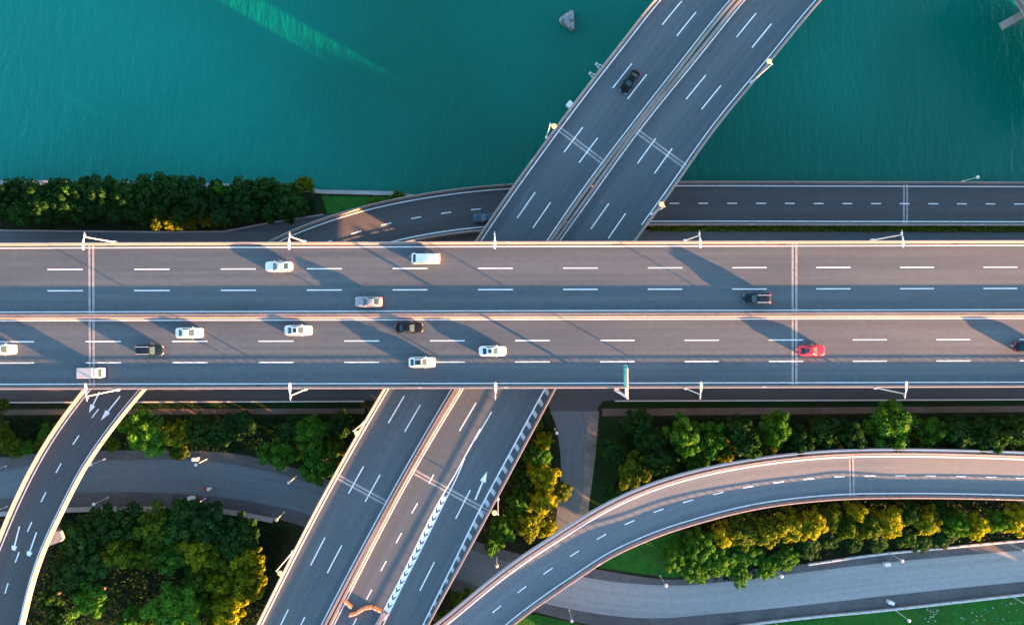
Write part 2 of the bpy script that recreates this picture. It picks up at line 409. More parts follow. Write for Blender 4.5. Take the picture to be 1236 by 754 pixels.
def poly_px(name, pts, z, mtl, down=None):
    m = MB(); P = [at(x, y, z) for x, y in pts]; m.poly([(p.x, p.y) for p in P], z, down)
    return structure(m.build(name, M[mtl], fix=False))
def band(name, A, B, z, mtl, thick=0.0, n=140):
    a = catmull([at(x, y, z) for x, y in A], n); b = catmull([at(x, y, z) for x, y in B], n); m = MB()
    vs = []; fs = []; uv = []; s_ = 0
    for i in range(n + 1):
        if i: s_ += (a[i] - a[i - 1]).length
        vs += [a[i], b[i]]
        if i: 
            wd = (a[i] - b[i]).length; fs.append((2 * i - 1, 2 * i + 1, 2 * i, 2 * i - 2)); L0 = (a[i] - a[i - 1]).length
            uv.append([(s_ - L0, wd), (s_, wd), (s_, 0), (s_ - L0, 0)])
    m.add(vs, fs, uv)
    if thick:
        for side in (a, b):
            vs = []; fs = []
            for i in range(n + 1):
                vs += [side[i], side[i] - Vector((0, 0, thick))]
                if i: fs.append((2 * i - 2, 2 * i - 1, 2 * i + 1, 2 * i))
            m.add(vs, fs)
    return structure(m.build(name, M[mtl], fix=False))

# frontage roads at ground level below and beside the wide viaduct
FR = [(-400, 277), (0, 278), (190, 280), (270, 279.5), (330, 268), (390, 259), (450, 256), (560, 258), (700, 268), (800, 279), (1236, 280), (1700, 280)]
FB = [(1700, 480), (1236, 481), (744, 482.5), (728, 484), (722, 491), (720.5, 500), (665, 500), (662, 486), (655, 483), (440, 483), (0, 484.5), (-400, 486)]
for PL, mt in ((FR + [(1700, 380), (-400, 380)], 'asphalt'), ([(-400, 380), (1700, 380)] + FB, 'asphalt_dark')):  # south strip darker: shade below the deck put into its asphalt
    m = MB(); P = [at(x, y, ZG) for x, y in PL]; m.poly([(p.x, p.y) for p in P], ZG + .008)
    for i, f in enumerate(m.f): m.uv[i] = [(m.v[k][0], m.v[k][1]) for k in f]
    structure(m.build('frontage_road', M[mt], fix=False))
# kerbs of the frontage road
m = MB()
for a, b in zip(FR[:6], FR[1:6]): m.bar(at(*a, ZG + .06), at(*b, ZG + .06), .28, .16)
structure(m.build('kerb', M['concrete']))
# service road running down from it
VL = [(664, 496), (670, 510), (674, 530), (677, 560), (674, 600), (670, 640), (668, 692)]
VR = [(720.5, 496), (719.5, 510), (718, 530), (715, 560), (711, 590), (707, 625), (704, 694)]
band('service_road', VL, VR, ZG + .012, 'asphalt_pale')
band('gravel_verge', [(x - 9 - 2 * math.sin(y * .05), y) for x, y in VR], [(x + 2.5, y) for x, y in VR], ZG + .017, 'gravel')
# lower road
ST = [(-120, 567), (0, 552), (60, 546), (133, 543.5), (233, 543.7), (300, 550), (400, 580), (480, 616), (571, 652), (640, 671), (722, 687), (812, 699), (890, 689), (977, 679), (1057, 667), (1236, 651), (1380, 638)]
RT = [(-120, 588), (0, 569), (37, 561), (110, 556), (167, 554.7), (233, 555), (300, 563.7), (383, 585), (480, 628), (571, 664), (615, 678.6), (680, 691), (745, 702), (823, 706), (890, 700), (957, 692), (1057, 680), (1187, 667.7), (1236, 663.7), (1380, 651)]
RB = [(-120, 621), (0, 602), (93, 595), (167, 593.7), (233, 597), (300, 605), (373, 622), (470, 664), (550, 698.5), (582, 709.5), (658, 728.7), (745, 743.7), (800, 746), (860, 741), (957, 732), (1090, 717), (1236, 702), (1380, 688)]
SB = [(-120, 636), (0, 617), (80, 612), (167, 611), (267, 613.7), (363, 634), (460, 677), (545, 712), (568, 719), (645, 738), (720, 755), (800, 762), (850, 759), (897, 752), (1057, 735), (1236, 715), (1380, 700)]
def cut(P, x0, x1):
    out = []
    for a, b in zip(P, P[1:]):
        if a[0] >= x0 and a[0] <= x1: out.append(a)
        for x in (x0, x1):
            if a[0] < x < b[0]: out.append((x, a[1] + (b[1] - a[1]) * (x - a[0]) / (b[0] - a[0])))
    if x0 <= P[-1][0] <= x1: out.append(P[-1])
    return sorted(set(out))
band('lower_road', cut(RT, -120, 640), cut(RB, -120, 640), ZG + .016, 'asphalt_pale')
band('lower_road_cement', cut(RT, 640, 1380), cut(RB, 640, 1380), ZG + .016, 'cement_road')
band('pavement_upper', cut(ST, -120, 668), cut(RT, -120, 668), ZG + .12, 'walk', .13)
band('pavement_upper_east', cut(ST, 706, 1380), cut(RT, 706, 1380), ZG + .12, 'walk', .13)
band('pavement_lower', RB, SB, ZG + .12, 'walk', .13)
# paths and lawns
poly_px('footpath', [(-60, 494), (440, 492.5), (440, 499), (-60, 501)], ZG + .014, 'path')
poly_px('footpath_east', [(727, 493), (1330, 489), (1330, 496), (727, 502)], ZG + .014, 'path')
poly_px('lawn', [(625, 741), (645, 741), (720, 757), (800, 765), (850, 761.5), (897, 754.5), (1057, 737.5), (1236, 717.5), (1400, 700), (1400, 900), (560, 900)], ZG + .008, 'lawn')
poly_px('lawn_beside_ramp', [(718, 684), (745, 664), (800, 640), (850, 640), (850, 690), (812, 697)], ZG + .008, 'lawn')
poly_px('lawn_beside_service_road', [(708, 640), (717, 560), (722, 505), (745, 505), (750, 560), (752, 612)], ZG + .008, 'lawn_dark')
poly_px('lawn_by_river', [(388, 236), (475, 238), (500, 243), (470, 256), (395, 258)], ZG + .008, 'lawn')
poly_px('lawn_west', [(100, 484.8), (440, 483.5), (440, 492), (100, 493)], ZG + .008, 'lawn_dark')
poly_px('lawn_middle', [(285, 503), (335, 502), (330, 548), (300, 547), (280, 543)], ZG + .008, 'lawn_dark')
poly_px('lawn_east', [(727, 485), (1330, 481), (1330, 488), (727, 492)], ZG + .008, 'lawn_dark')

# ------------------------------------------------------------------ bridges
# --- wide viaduct
mainR = Road([(-260, 300.3, ZM), (0, 299.5, ZM), (618, 297.6, ZM), (1236, 296.2, ZM), (1520, 295.4, ZM), (1950, 294.2, ZM)],
             [(-260, 464.5, ZM), (0, 463.6, ZM), (618, 462.4, ZM), (1236, 461.0, ZM), (1520, 460.3, ZM), (1950, 459.2, ZM)], 140, 4)
B1 = tag(empty('viaduct', mainR.c[60] * 1.0), 'wide topmost viaduct crossing the whole view with two three-lane carriageways', 'bridge')
def rel(root):           # children are built in world coordinates
    root.location = (0, 0, 0)
rel(B1)
def bridge(rd, root, mtl, **k):
    deck(rd, root, mtl, **k); pavement(rd, root, M[mtl])
    for sd in ('L', 'R'):
        m = MB(); left_parapet(rd, m, sd); m.build('parapet', M['parapet'], root)
        m = MB(); railing(rd, m, sd); m.build('railing', M['rail'], root)
bridge(mainR, B1, 'asphalt', out=.95, thick=2.6, inset=3.0)
FU, FL = .4695, .5325
for o in (('L', 0), ('R', 0), ('F', FU), ('F', FL)): edge_line(mainR, B1, o)
m = MB(); c0 = (FU + FL) / 2
mainR.sweep(m, [(('F', c0, .50), -.01), (('F', c0, .40), .28), (('F', c0, .30), .98), (('F', c0, .04), .98), (('F', c0, .04), .80), (('F', c0, -.04), .80),
                (('F', c0, -.04), .98), (('F', c0, -.30), .98), (('F', c0, -.40), .28), (('F', c0, -.50), -.01)])
m.build('median_barrier', M['parapet'], B1)
su, slw = mainR.find(577, 323.5), mainR.find(519, 411)
for f, st in ((.158, su), (.314, su), (.6875, slw), (.8435, slw)):
    mainR.dashes(B1, f, st, 15.0, 6.1, .18)
for px in (110.5, 959):
    x = mainR.find(px, 380); joint(mainR, B1, x, ('L', .40), ('F', c0, .52)); joint(mainR, B1, x, ('F', c0, -.52), ('R', .40))
drains(mainR, B1, 'R', [mainR.find(p, 463) for p in (130, 307, 492, 741, 941, 1148)], .25)
drains(mainR, B1, 'L', [mainR.find(p, 296) for p in (129, 307, 740, 940, 1148)], .25)
plates(mainR, B1, 'L', [mainR.find(p, 293) for p in (610, 916)]); plates(mainR, B1, 'R', [mainR.find(p, 467) for p in (505, 608, 918)])
for px, ln in ((-314, 20), (-102, 19), (110, 19), (775, 18), (925, 9), (1099, 9), (1195, 17), (1383, 21), (1595, 21), (1701, 21), (1807, 21), (1925, 21), (455, 12.5)):  # unseen wall piers, placed and sized to block sun except one water streak
    p = mainR.pt(mainR.find(px, 380), ('F', .5)); m = MB()
    m.loft([[(p.x + a * .9 * k2, p.y + b * k * ln / 2, z) for a, b, k2 in ((-1, -1, .5), (1, -1, .5), (1, -.94, 1), (1, .94, 1), (1, 1, .5), (-1, 1, .5), (-1, .94, 1), (-1, -.94, 1))] for z, k in ((1.0, 1), (17.5, 1), (21.5, 1.12))])
    m.build('pier', M['concrete'], B1)

# --- diagonal bridge, two carriageways side by side (stations run from the bottom of the picture to the top)
dlL = [(920, -130, ZD), (797.9, 0, ZD), (740, 72.5, ZD), (681, 149, ZD), (628, 222, ZD), (581.2, 289.6, ZD), (521, 384, ZD), (467.2, 472, ZD), (390.5, 607, ZD), (315.9, 754, ZD), (262, 868, ZD)][::-1]
dlR = [(1003, -130, ZD), (881.5, 0, ZD), (825, 70, ZD), (770, 140, ZD), (715, 212, ZD), (660.8, 289.6, ZD), (601, 380, ZD), (543.3, 472, ZD), (467.2, 604, ZD), (387.6, 754, ZD), (333, 866, ZD)][::-1]
drL = [(1021, -130, ZD), (899.4, 0, ZD), (842, 70.5, ZD), (786, 140, ZD), (732, 212, ZD), (677.7, 289.6, ZD), (617, 380, ZD), (558, 472, ZD), (480, 604, ZD), (403, 754, ZD), (348, 866, ZD)][::-1]
drR = [(1104, -130, ZD), (985, 0, ZD), (926, 71, ZD), (866, 144, ZD), (814, 217, ZD), (762, 289.6, ZD), (713, 380, ZD), (664, 472, ZD), (590, 609, ZD), (511, 754, ZD), (456, 866, ZD)][::-1]
dA, dB = Road(dlL, dlR, 170, 10), Road(drL, drR, 170, 10)
B2 = tag(empty('road_bridge', (0, 0, 0)), 'diagonal bridge from the water to the lower left, passing beneath the wide viaduct', 'bridge')
for rd, osd, isd in ((dA, 'L', 'R'), (dB, 'R', 'L')):
    m = MB(); rd.sweep(m, [((osd, .95), -.012), ((osd, .95), -.40), ((osd, -1.0), -.75), ((osd, -1.6), -1.9), ((isd, -1.6), -1.9), ((isd, -.6), -.75), ((isd, .93), -.40), ((isd, .93), -.012)])
    m.build('deck', M['concrete'], B2)
    pavement(rd, B2, M['asphalt'], ('L', .42), ('R', .42))
    m = MB(); rd.sweep(m, [((isd, .34), -.01), ((isd, .42), .3), ((isd, .46), .95), ((isd, .92), .95), ((isd, .92), -.01)]); m.build('median_barrier', M['parapet'], B2)
    m = MB(); left_parapet(rd, m, osd); m.build('parapet', M['parapet'], B2)
    m = MB(); railing(rd, m, osd, step=3.0); m.build('railing', M['rail'], B2)
    edge_line(rd, B2, (isd, 0), .24)
edge_line(dA, B2, ('L', 0), .24)
edge_line(dB, B2, ('R', 0), .24, dB.find(775, 272))
# hatched shoulder of the lower right carriageway
HP = catmull([at(x, y, ZD + .010) for x, y in [(712, 372), (656.1, 472), (619, 540), (581.5, 610), (546, 682), (509, 757), (478, 822)]], 120)
m = MB()
def ribbon(mb, P, wd):
    for a, b in zip(P, P[1:]):
        d = (b - a).normalized(); k = Vector((-d.y, d.x, 0)) * wd / 2; mb.add([a - k, b - k, b + k, a + k], [(0, 1, 2, 3)])
ribbon(m, HP, .26); m.build('edge_line', M['paint'], B2, fix=False)
m = MB(); tot = sum((b - a).length for a, b in zip(HP, HP[1:])); step = 2.36; acc = 0; nxt = .8
for a, b in zip(HP, HP[1:]):
    L0 = (b - a).length
    while acc + L0 > nxt:
        p = a.lerp(b, (nxt - acc) / L0); d = (b - a).normalized(); rgt = Vector((-d.y, d.x, 0))
        # distance left to the parapet
        ds = min(range(dB.n), key=lambda i: (dB.c[i] - p).length); edge = dB.c[ds] - dB.nrm[ds] * (dB.h[ds] + .30)
        ln = max(.5, abs((edge - p).dot(dB.nrm[ds])) - .15)
        q = p + rgt * ln + d * ln * .45; u = d * .42
        e = rgt * .14; m = MB(); m.add([p + e - u + Vector((0, 0, .002)), q - u + Vector((0, 0, .002)), q + u + Vector((0, 0, .002)), p + e + u + Vector((0, 0, .002))], [(0, 1, 2, 3)]); m.build('hatch_tick', M['paint_worn'], B2, fix=False)
        nxt += step
    acc += L0
# lane dashes
for f, p in ((.315, (740, 106.8)), (.655, (757.3, 119.4))):
    dA.dashes(B2, f, dA.find(*p), 15.02, 5.8, .2)
for f, p in ((.315, (889, 45)), (.655, (907, 57))):
    dB.dashes(B2, f, dB.find(*p), 15.02, 5.8, .2, a=dB.find(700, 360))
m = MB()
for pts in ([(574.5, 486), (554.6, 519.7)], [(593.4, 496.8), (573.5, 530.6)], [(567.6, 591), (550, 625.5)], [(524.4, 677.6), (506.9, 712)],
            [(523.4, 572.4), (517.8, 583.4)], [(504, 607), (497, 619)], [(484.6, 643), (478, 655)], [(466.3, 676.6), (459.7, 688.6)], [(448.8, 711), (442.2, 723)], [(430.5, 745.5), (424, 758)],
            [(482, 763), (465, 798)]):
    m = MB(); stroke(m, pts, ZD + .008, .2); m.build('lane_dash', M['paint'], B2)
# chevron gore between the exit lanes and the through lanes
GL = [(560, 552.5), (549, 573), (530.3, 604), (513, 637), (496, 672), (480, 704), (464.7, 733), (455, 751), (436, 790)]
GR = [(560.8, 553), (553, 572), (537.3, 604), (520, 639), (502.5, 674), (488, 702), (474, 730.5), (463, 753), (444, 793)]
ga = catmull([at(x, y, ZD + .008) for x, y in GL], 100); gb = catmull([at(x, y, ZD + .008) for x, y in GR], 100)
m = MB(); ribbon(m, ga, .2); ribbon(m, gb, .2); m.build('edge_line', M['paint'], B2)
for i in range(18, 82, 4):
    m = MB()
    a, b = ga[i], gb[i]; d = (gb[i + 1] - gb[i]).normalized(); c = (a + b) / 2 + d * .8 + Vector((0, 0, .002)); z2 = Vector((0, 0, .002)); k = d * 1.15
    m.add([a + z2, c, c + k, a + k + z2], [(0, 1, 2, 3)]); m.add([c, b + z2, b + k + z2, c + k], [(0, 1, 2, 3)])
    m.build('chevron_marking', M['paint'], B2, fix=False)
m = MB(); stroke(m, [(580, 517), (560, 552.5)], ZD + .008, .24); m.build('edge_line', M['paint'], B2)
m = MB()   # barrier nose that starts behind the chevrons
a, b = at(465.5, 737, ZD), at(438, 792, ZD); m.bar(a + Vector((0, 0, .45)), b + Vector((0, 0, .45)), .62, .9); m.build('barrier_nose', M['parapet'], B2)
arrow('arrow_marking', B2, (573.5, 603), (588, 568.5), ZD + .009)
joint(dA, B2, dA.find(703, 177)); joint(dB, B2, dB.find(797, 179)); joint(dA, B2, dA.find(437, 591)); joint(dB, B2, dB.find(540, 591))
drains(dB, B2, 'R', [dB.find(969, 18), dB.find(829, 190)], .25); drains(dA, B2, 'L', [dA.find(680, 152), dA.find(410, 566)], .25)
plates(dA, B2, 'L', [dA.find(640, 198)])
piers(dA, B2, [dA.find(703, 177), dA.find(830, 15), dA.find(437, 591)], -2, (.25, .75), 1.8)
piers(dB, B2, [dB.find(797, 179), dB.find(920, 30), dB.find(540, 591)], -2, (.25, .75), 1.8)

# --- curved ramp: lower left, under the viaduct, then along the river
rvL = [(-85, 920, 16), (-55, 840, 15.8), (-33, 754, 15.5), (-18, 710, 15.4), (0, 663.7, 15.2), (23.9, 606, 15), (59.7, 537.6, 14.7), (100.5, 480, 14.2), (135, 440, 13.7), (180, 396, 13), (235, 354, 12.2), (287, 320, 11.4),
       (338.8, 290, 10.2), (403.6, 265, 8.8), (455.3, 250.5, 7.6), (507, 240, 6.4), (558.9, 232.5, 5.2), (617, 227.5, 4.2), (690, 225, 3.5), (810, 224.3, 3.2), (1000, 224.6, 3.2), (1236, 225.3, 3.2), (1560, 226.5, 3.2)]
rvR = [(-32, 920, 16), (-5, 840, 15.8), (22.9, 754, 15.5), (34.5, 703.5, 15.4), (50.3, 657.7, 15.2), (74.3, 608, 15), (99.5, 559.5, 14.7), (128.4, 518.7, 14.2), (165, 473, 13.7), (200, 436, 13), (250, 395, 12.2), (310, 356, 11.4),
       (380, 322, 10.2), (430, 304.5, 8.8), (481, 289.3, 7.6), (533, 279.3, 6.4), (584.8, 273.2, 5.2), (635, 270, 4.2), (700, 268, 3.5), (815, 267, 3.2), (1000, 267.2, 3.2), (1236, 267.7, 3.2), (1560, 268.5, 3.2)]
rV = Road(rvL, rvR, 220, 8)
B3 = tag(empty('ramp_bridge', (0, 0, 0)), 'low riverside road turning into a long curved ramp that exits at the lower left', 'bridge')
bridge(rV, B3, 'asphalt_dark', thick=1.5, inset=1.4)
edge_line(rV, B3, ('L', 0), .22); edge_line(rV, B3, ('R', 0), .22)
e_ = rV.find(655, 248)
rV.dashes(B3, .495, rV.find(843, 246), 5.90, 2.0, .2, a=e_); rV.dashes(B3, .495, rV.find(87.5, 536), 6.0, 2.0, .2, b=e_ - 2)
for px, py in ((1093, 246),): joint(rV, B3, rV.find(px, py))
Z1 = 14.25
for tail, tip, zz in (((120, 473), (107.5, 497.8), 14.17), ((145, 478), (121.8, 507), 14.2), ((23.5, 635), (14, 671.7), 15.13), ((44, 642), (31.4, 678.6), 15.13)):
    arrow('arrow_marking', B3, tail, tip, zz + .1, .26, 1.5, 1.05)
plates(rV, B3, 'R', [rV.find(903, 270), rV.find(1180, 270)])
piers(rV, B3, [rV.find(p, 246) for p in (1093, 800, 960)], -2, (.3, .7), 1.4)
piers(rV, B3, [rV.find(250, 375)], 1, (.3, .7), 1.4)
# hammerhead pier whose end sticks out beside the ramp
m = MB(); x_ = rV.find(22, 664); pc = rV.pt(x_, ('F', .5)); n_ = (at(70, 657, pc.z - 2) - at(40, 668, pc.z - 2)); n_.z = 0; n_.normalize(); t_ = Vector((-n_.y, n_.x, 0))
for za, zb_, wa, wb, ext_a, ext_b in ((pc.z - 4.2, pc.z - 1.5, .9, 1.5, 3.0, 7.6),):
    pr = []
    for e, zlow in ((-6.5, pc.z - 2.6), (-3, pc.z - 4.0), (3, pc.z - 4.0), (6.6, pc.z - 2.7), (7.3, pc.z - 2.3)):
        hw = 1.1 if e < 7.0 else .7
        cpt = pc + n_ * e
        pr.append([Vector((cpt.x, cpt.y, 0)) + t_ * s1 * hw + Vector((0, 0, z1)) for s1, z1 in ((-1, zlow), (1, zlow), (1, pc.z - 1.52), (-1, pc.z - 1.52))])
    m.loft(pr)
m.tube((pc.x, pc.y, 1), (pc.x, pc.y, pc.z - 3.6), 1.2, 1.2, 14); m.build('pier', mat('pier_grey', (0.15, 0.165, 0.175), .9, noise=[(.6, (.10, .11, .12), .7, 6)]), B3)

# --- right hand curved ramp
rrL = [(430, 842, 14.6), (482, 798, 14.6), (540, 754, 14.5), (585, 716, 14.4), (629.5, 681.6, 14.3), (680, 648.8, 14.0), (727.8, 618.6, 13.8), (779.5, 594.7, 13.4), (829.3, 578.8, 13.1), (880, 567.5, 12.8), (925, 560, 12.5), (979.4, 553.8, 12.2), (1027, 551.2, 12), (1060, 550.6, 12), (1135.5, 551.2, 11.7), (1236, 554.2, 11.4), (1330, 558.5, 11.2), (1500, 570, 11)]
rrR = [(490, 876, 14.6), (547, 816, 14.6), (607.6, 756, 14.5), (649.4, 723.4, 14.4), (696, 692, 14.3), (739.7, 663.4, 14.0), (770, 650, 13.8), (805, 636, 13.4), (850, 622.8, 13.1), (890, 612.5, 12.8), (928, 605, 12.5), (980, 598.8, 12.2), (1025, 595.8, 12), (1060, 595.2, 12), (1135.5, 595.3, 11.7), (1236, 597.6, 11.4), (1325, 601.5, 11.2), (1492, 613, 11)]
rR = Road(rrL, rrR, 160, 10)
B4 = tag(empty('ramp_bridge', (0, 0, 0)), 'curved two-lane ramp at the lower right with red-brown inner parapet and dashed centre line', 'bridge')
bridge(rR, B4, 'asphalt_pale', thick=1.7, inset=1.5)
m = MB(); rR.sweep(m, [(('L', .95), -.012), (('L', 1.55), -.012), (('L', 1.55), -.25), (('L', .95), -.25)])
railing(rR, m, 'L', 1.45, step=4); m.build('maintenance_ledge', M['grey_metal'], B4)
edge_line(rR, B4, ('L', 0), .26); edge_line(rR, B4, ('R', 0), .26)
rR.dashes(B4, .52, rR.find(896.8, 588), 6.0, 2.05, .2)
joint(rR, B4, rR.find(1028, 573))
drains(rR, B4, 'R', [rR.find(671, 709), rR.find(775, 652), rR.find(906, 610), rR.find(1036, 597), rR.find(1232, 599)], .25)
plates(rR, B4, 'R', [rR.find(720, 681), rR.find(1198, 600)])
piers(rR, B4, [rR.find(p[0], p[1]) for p in ((1028, 573), (880, 590), (660, 690))], 1, (.32, .68), 1.4)

# --- far bridge whose edge cuts the top right corner
B5 = tag(empty('road_bridge', (0, 0, 0)), 'grey bridge edge with a pale pier cap cutting the top right corner over the water', 'bridge')
cL = [(1196, -60, 12), (1215, -28, 12), (1236, 6, 12), (1262, 50, 12), (1300, 112, 12)][::-1]; cR = [(1296, -60, 12), (1315, -28, 12), (1336, 6, 12), (1362, 50, 12), (1400, 112, 12)][::-1]
rC = Road(cL, cR, 40, 2); bridge(rC, B5, 'asphalt', thick=1.6, inset=2.0); edge_line(rC, B5, ('L', 0))
m = MB(); a = at(1211.5, 30.5, 6.0); b = at(1300, -20, 6.0); d = (b - a).normalized(); n_ = Vector((-d.y, d.x, 0)); pr = []
for e, zl in ((0, 4.9), (4, 4.2), (12, 4.0)):
    pr.append([a + d * e + n_ * s1 * 0.75 + Vector((0, 0, z1 - 6)) for s1, z1 in ((-1, zl), (1, zl), (1, 6.6), (-1, 6.6))])
m.loft(pr); c = a + d * 9; m.tube((c.x, c.y, -2), (c.x, c.y, 5), .8, .8, 12); c = a + d * 5.5; m.tube((c.x, c.y, -2), (c.x, c.y, 4.6), .6, .6, 12)
m.build('pier', M['concrete'], B5)

# ------------------------------------------------------------------ trees
def crown_mesh(seed, n_clump, per, leaf, flat=.95, low=-.35, clump=(.28, .42)):
    rnd = random.Random(seed); mb = MB(); cl = [(Vector((0, 0, .05)), .55)]
    ga_ = math.pi * (3 - 5 ** .5); ph = rnd.random() * 6
    for i in range(n_clump):
        z = low + (1 - low) * (i + .5) / n_clump; rr = math.sqrt(max(0, 1 - z * z)); a = ga_ * i + ph + rnd.uniform(-.3, .3)
        k = rnd.uniform(.42, .92); r = rnd.uniform(*clump) * (1.15 - .35 * k)
        cl.append((Vector((rr * math.cos(a) * k, rr * math.sin(a) * k, z * k * flat)), r))
    vs = []; fs = []
    for ci, (c, r) in enumerate(cl):
        for j in range(per if ci else per * 2):
            d = Vector((rnd.gauss(0, 1), rnd.gauss(0, 1), rnd.gauss(0.25, 1))).normalized()
            if d.z < -.5: d.z = -d.z
            p = c + d * r * rnd.uniform(.72, 1.08); p.z = c.z + (p.z - c.z) * .85
            nrm = d + Vector((rnd.gauss(0, .45), rnd.gauss(0, .45), rnd.gauss(0.0, .4))); nrm.z *= .7; nrm.normalize()
            q = nrm.to_track_quat('Z', 'Y'); a = rnd.random() * 6.28; L = leaf * rnd.uniform(.7, 1.3); W = L * rnd.uniform(.45, .7)
            ux = q @ Vector((math.cos(a), math.sin(a), 0)); uy = q @ Vector((-math.sin(a), math.cos(a), 0))
            b = len(vs); vs += [p - ux * L, p - uy * W - nrm * L * .12, p + ux * L, p + uy * W - nrm * L * .12]; fs.append((b, b + 1, b + 2, b + 3))
    mb.add(vs, fs); return mb
def trunk_mesh(seed):
    rnd = random.Random(seed); mb = MB(); mb.tube((0, 0, -.02), (0.01, 0, .45), .045, .032, 8)
    for i in range(5):
        a = i * 1.256 + rnd.random(); mb.tube((0.008, 0, .34 + .03 * i), (.26 * math.cos(a), .26 * math.sin(a), .62 + rnd.random() * .1), .018, .008, 6)
    return mb
CROWNS = {}
def proto(kind):
    if kind in CROWNS: return CROWNS[kind]
    lst = []
    cfg = {'dark': (4, 30, 95, .085, 'leaf_dark', (.22, .36)), 'mid': (4, 34, 100, .075, 'leaf_mid', (.20, .34)), 'bright': (3, 40, 105, .062, 'leaf_bright', (.17, .28)),
           'gold': (4, 36, 100, .072, 'leaf_sunlit_gold', (.18, .32)), 'shrub': (3, 14, 60, .12, 'leaf_mid', (.28, .45)), 'reed': (3, 46, 80, .07, 'leaf_bright', (.14, .26)), 'lime': (2, 16, 60, .12, 'leaf_bright', (.25, .4))}[kind]
    for i in range(cfg[0]):
        o = crown_mesh(hash_(kind) + i * 17, cfg[1], cfg[2], cfg[3], clump=cfg[5]).build('crown', M[cfg[4]], None, fix=False)
        COL.objects.unlink(o); lst.append(o.data); bpy.data.objects.remove(o)
    CROWNS[kind] = lst; return lst
def hash_(t): return sum(ord(c) * (i + 3) for i, c in enumerate(t))
tr = []
for i in range(3):
    o = trunk_mesh(i).build('trunk', M['bark'], None); COL.objects.unlink(o); tr.append(o.data); bpy.data.objects.remove(o)
TR = random.Random(3)
def tree(px, py, rpx, kind, label, group=None, h=None, name='tree', cat='tree'):
    r = rpx * .158 * 1.12
    h = h if h else max(1.5, min(11.0, r * 2.1 + 1.4)); h *= TR.uniform(.93, 1.07)
    p = at(px, py, ZG + h * .62)
    root = empty(name, (p.x, p.y, ZG + .01), TR.uniform(0, 6.28)); tag(root, label, cat, group)
    c = bpy.data.objects.new('crown', TR.choice(proto(kind))); COL.objects.link(c); c.parent = root
    ch = h * .46 if h > 3 else h * .5
    c.location = (0, 0, h - ch * .86); c.scale = (r * TR.uniform(.88, 1.28), r * TR.uniform(.88, 1.28), ch * TR.uniform(.9, 1.1))
    t = bpy.data.objects.new('trunk', TR.choice(tr)); COL.objects.link(t); t.parent = root; t.scale = (h * .85, h * .85, h)
    return root
ORD = ['first', 'second', 'third', 'fourth', 'fifth', 'sixth', 'seventh', 'eighth', 'ninth', 'tenth', 'eleventh', 'twelfth', 'thirteenth', 'fourteenth', 'fifteenth', 'sixteenth']
def row(items, fmt, group, **k):
    """items = (px, py, r, kind[, h]); labels count from the left"""
    for i, it in enumerate(sorted(items)):
        lk = dict(k)
        if len(it) > 4: lk['h'] = it[4]
        tree(it[0], it[1], it[2], it[3], fmt.format(ORD[i]), group, **lk)
G1 = 'trees between river and viaduct'
row([(x + TR.uniform(-3, 3), 232 + TR.uniform(-3, 4), TR.uniform(14, 18), 'dark') for x in range(-8, 370, 27)],
    'dark tree leaning over the river, {} from the left in the waterside row', G1)
row([(x + TR.uniform(-4, 4), 252 + TR.uniform(-3, 3), TR.uniform(13, 17), 'dark') for x in range(4, 360, 27)],
    'dark round tree just behind the waterside row, {} from the left', G1)
tree(268, 229, 8, 'lime', 'small bright lime green tree standing out of the dark waterside row', G1, h=8.6)
tree(88, 232, 9, 'bright', 'fresh green tree top among the dark trees at the far left bank', G1, h=8.4)
tree(312, 230, 6, 'lime', 'tiny lime green bush top in the waterside row near the lawn', G1, h=7.6)
tree(368, 224, 10, 'mid', 'yellowish green tree at the right end of the waterside row', G1, h=6)
row([(x, 268 + TR.uniform(-2, 2), 8, 'gold', 3.2) for x in (188, 205, 218, 232, 248)], 'low bush painted sunlit gold beside the frontage road kerb, {} from the left', 'bushes beside the kerb', name='bush', cat='bush')  # gold leaves stand for sun striking the tree edge
row([(482, 238, 8, 'shrub', 2), (455, 244, 7, 'shrub', 1.8)], 'small green bush on the river lawn beside the ramp, {} from the left', 'bushes beside the kerb', name='bush', cat='bush')
# left of the long ramp
row([(-4, 512, 14, 'mid'), (12, 535, 13, 'mid'), (4, 488, 8, 'shrub')], 'tree at the left edge between viaduct and lower road, {} from the left', 'trees left of the long ramp')
row([(20, 545, 7, 'shrub', 3), (34, 540, 9, 'lime', 4), (52, 536, 8, 'shrub', 3.5), (60, 522, 10, 'lime', 5)], 'yellow-green bush left of the long ramp, {} from the left', 'trees left of the long ramp', name='bush', cat='bush')
# between ramp and diagonal bridge
tree(178, 522, 29, 'bright', 'large bright green tree overhanging the lower road just right of the long ramp', 'trees between ramp and bridge')
tree(212, 523, 15, 'gold', 'sunlit golden tree on the right side of the large bright tree', 'trees between ramp and bridge', h=9.6)
tree(136, 535, 8, 'shrub', 'small bush squeezed between the long ramp and the large bright tree', 'trees between ramp and bridge', h=3, name='bush', cat='bush')
tree(216, 546, 12, 'mid', 'low green tree beside the lower road right of the large bright tree', 'trees between ramp and bridge', h=5)
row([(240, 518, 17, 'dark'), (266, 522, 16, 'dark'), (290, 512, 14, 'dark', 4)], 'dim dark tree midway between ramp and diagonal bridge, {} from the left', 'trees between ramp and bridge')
tree(337, 548, 20, 'bright', 'bright tree with golden lower edge, left of the pair by the diagonal bridge', 'trees between ramp and bridge')
tree(388, 560, 22, 'bright', 'bright green tree with golden side touching the left edge of the diagonal bridge', 'trees between ramp and bridge')
tree(376, 522, 20, 'bright', 'green tree behind the golden pair and nearest the viaduct beside the bridge lamp', 'trees between ramp and bridge')
row([(352, 520, 14, 'dark'), (404, 540, 14, 'mid'), (410, 512, 13, 'dark')], 'darker tree around the bright trees by the diagonal bridge, {} from the left', 'trees between ramp and bridge')
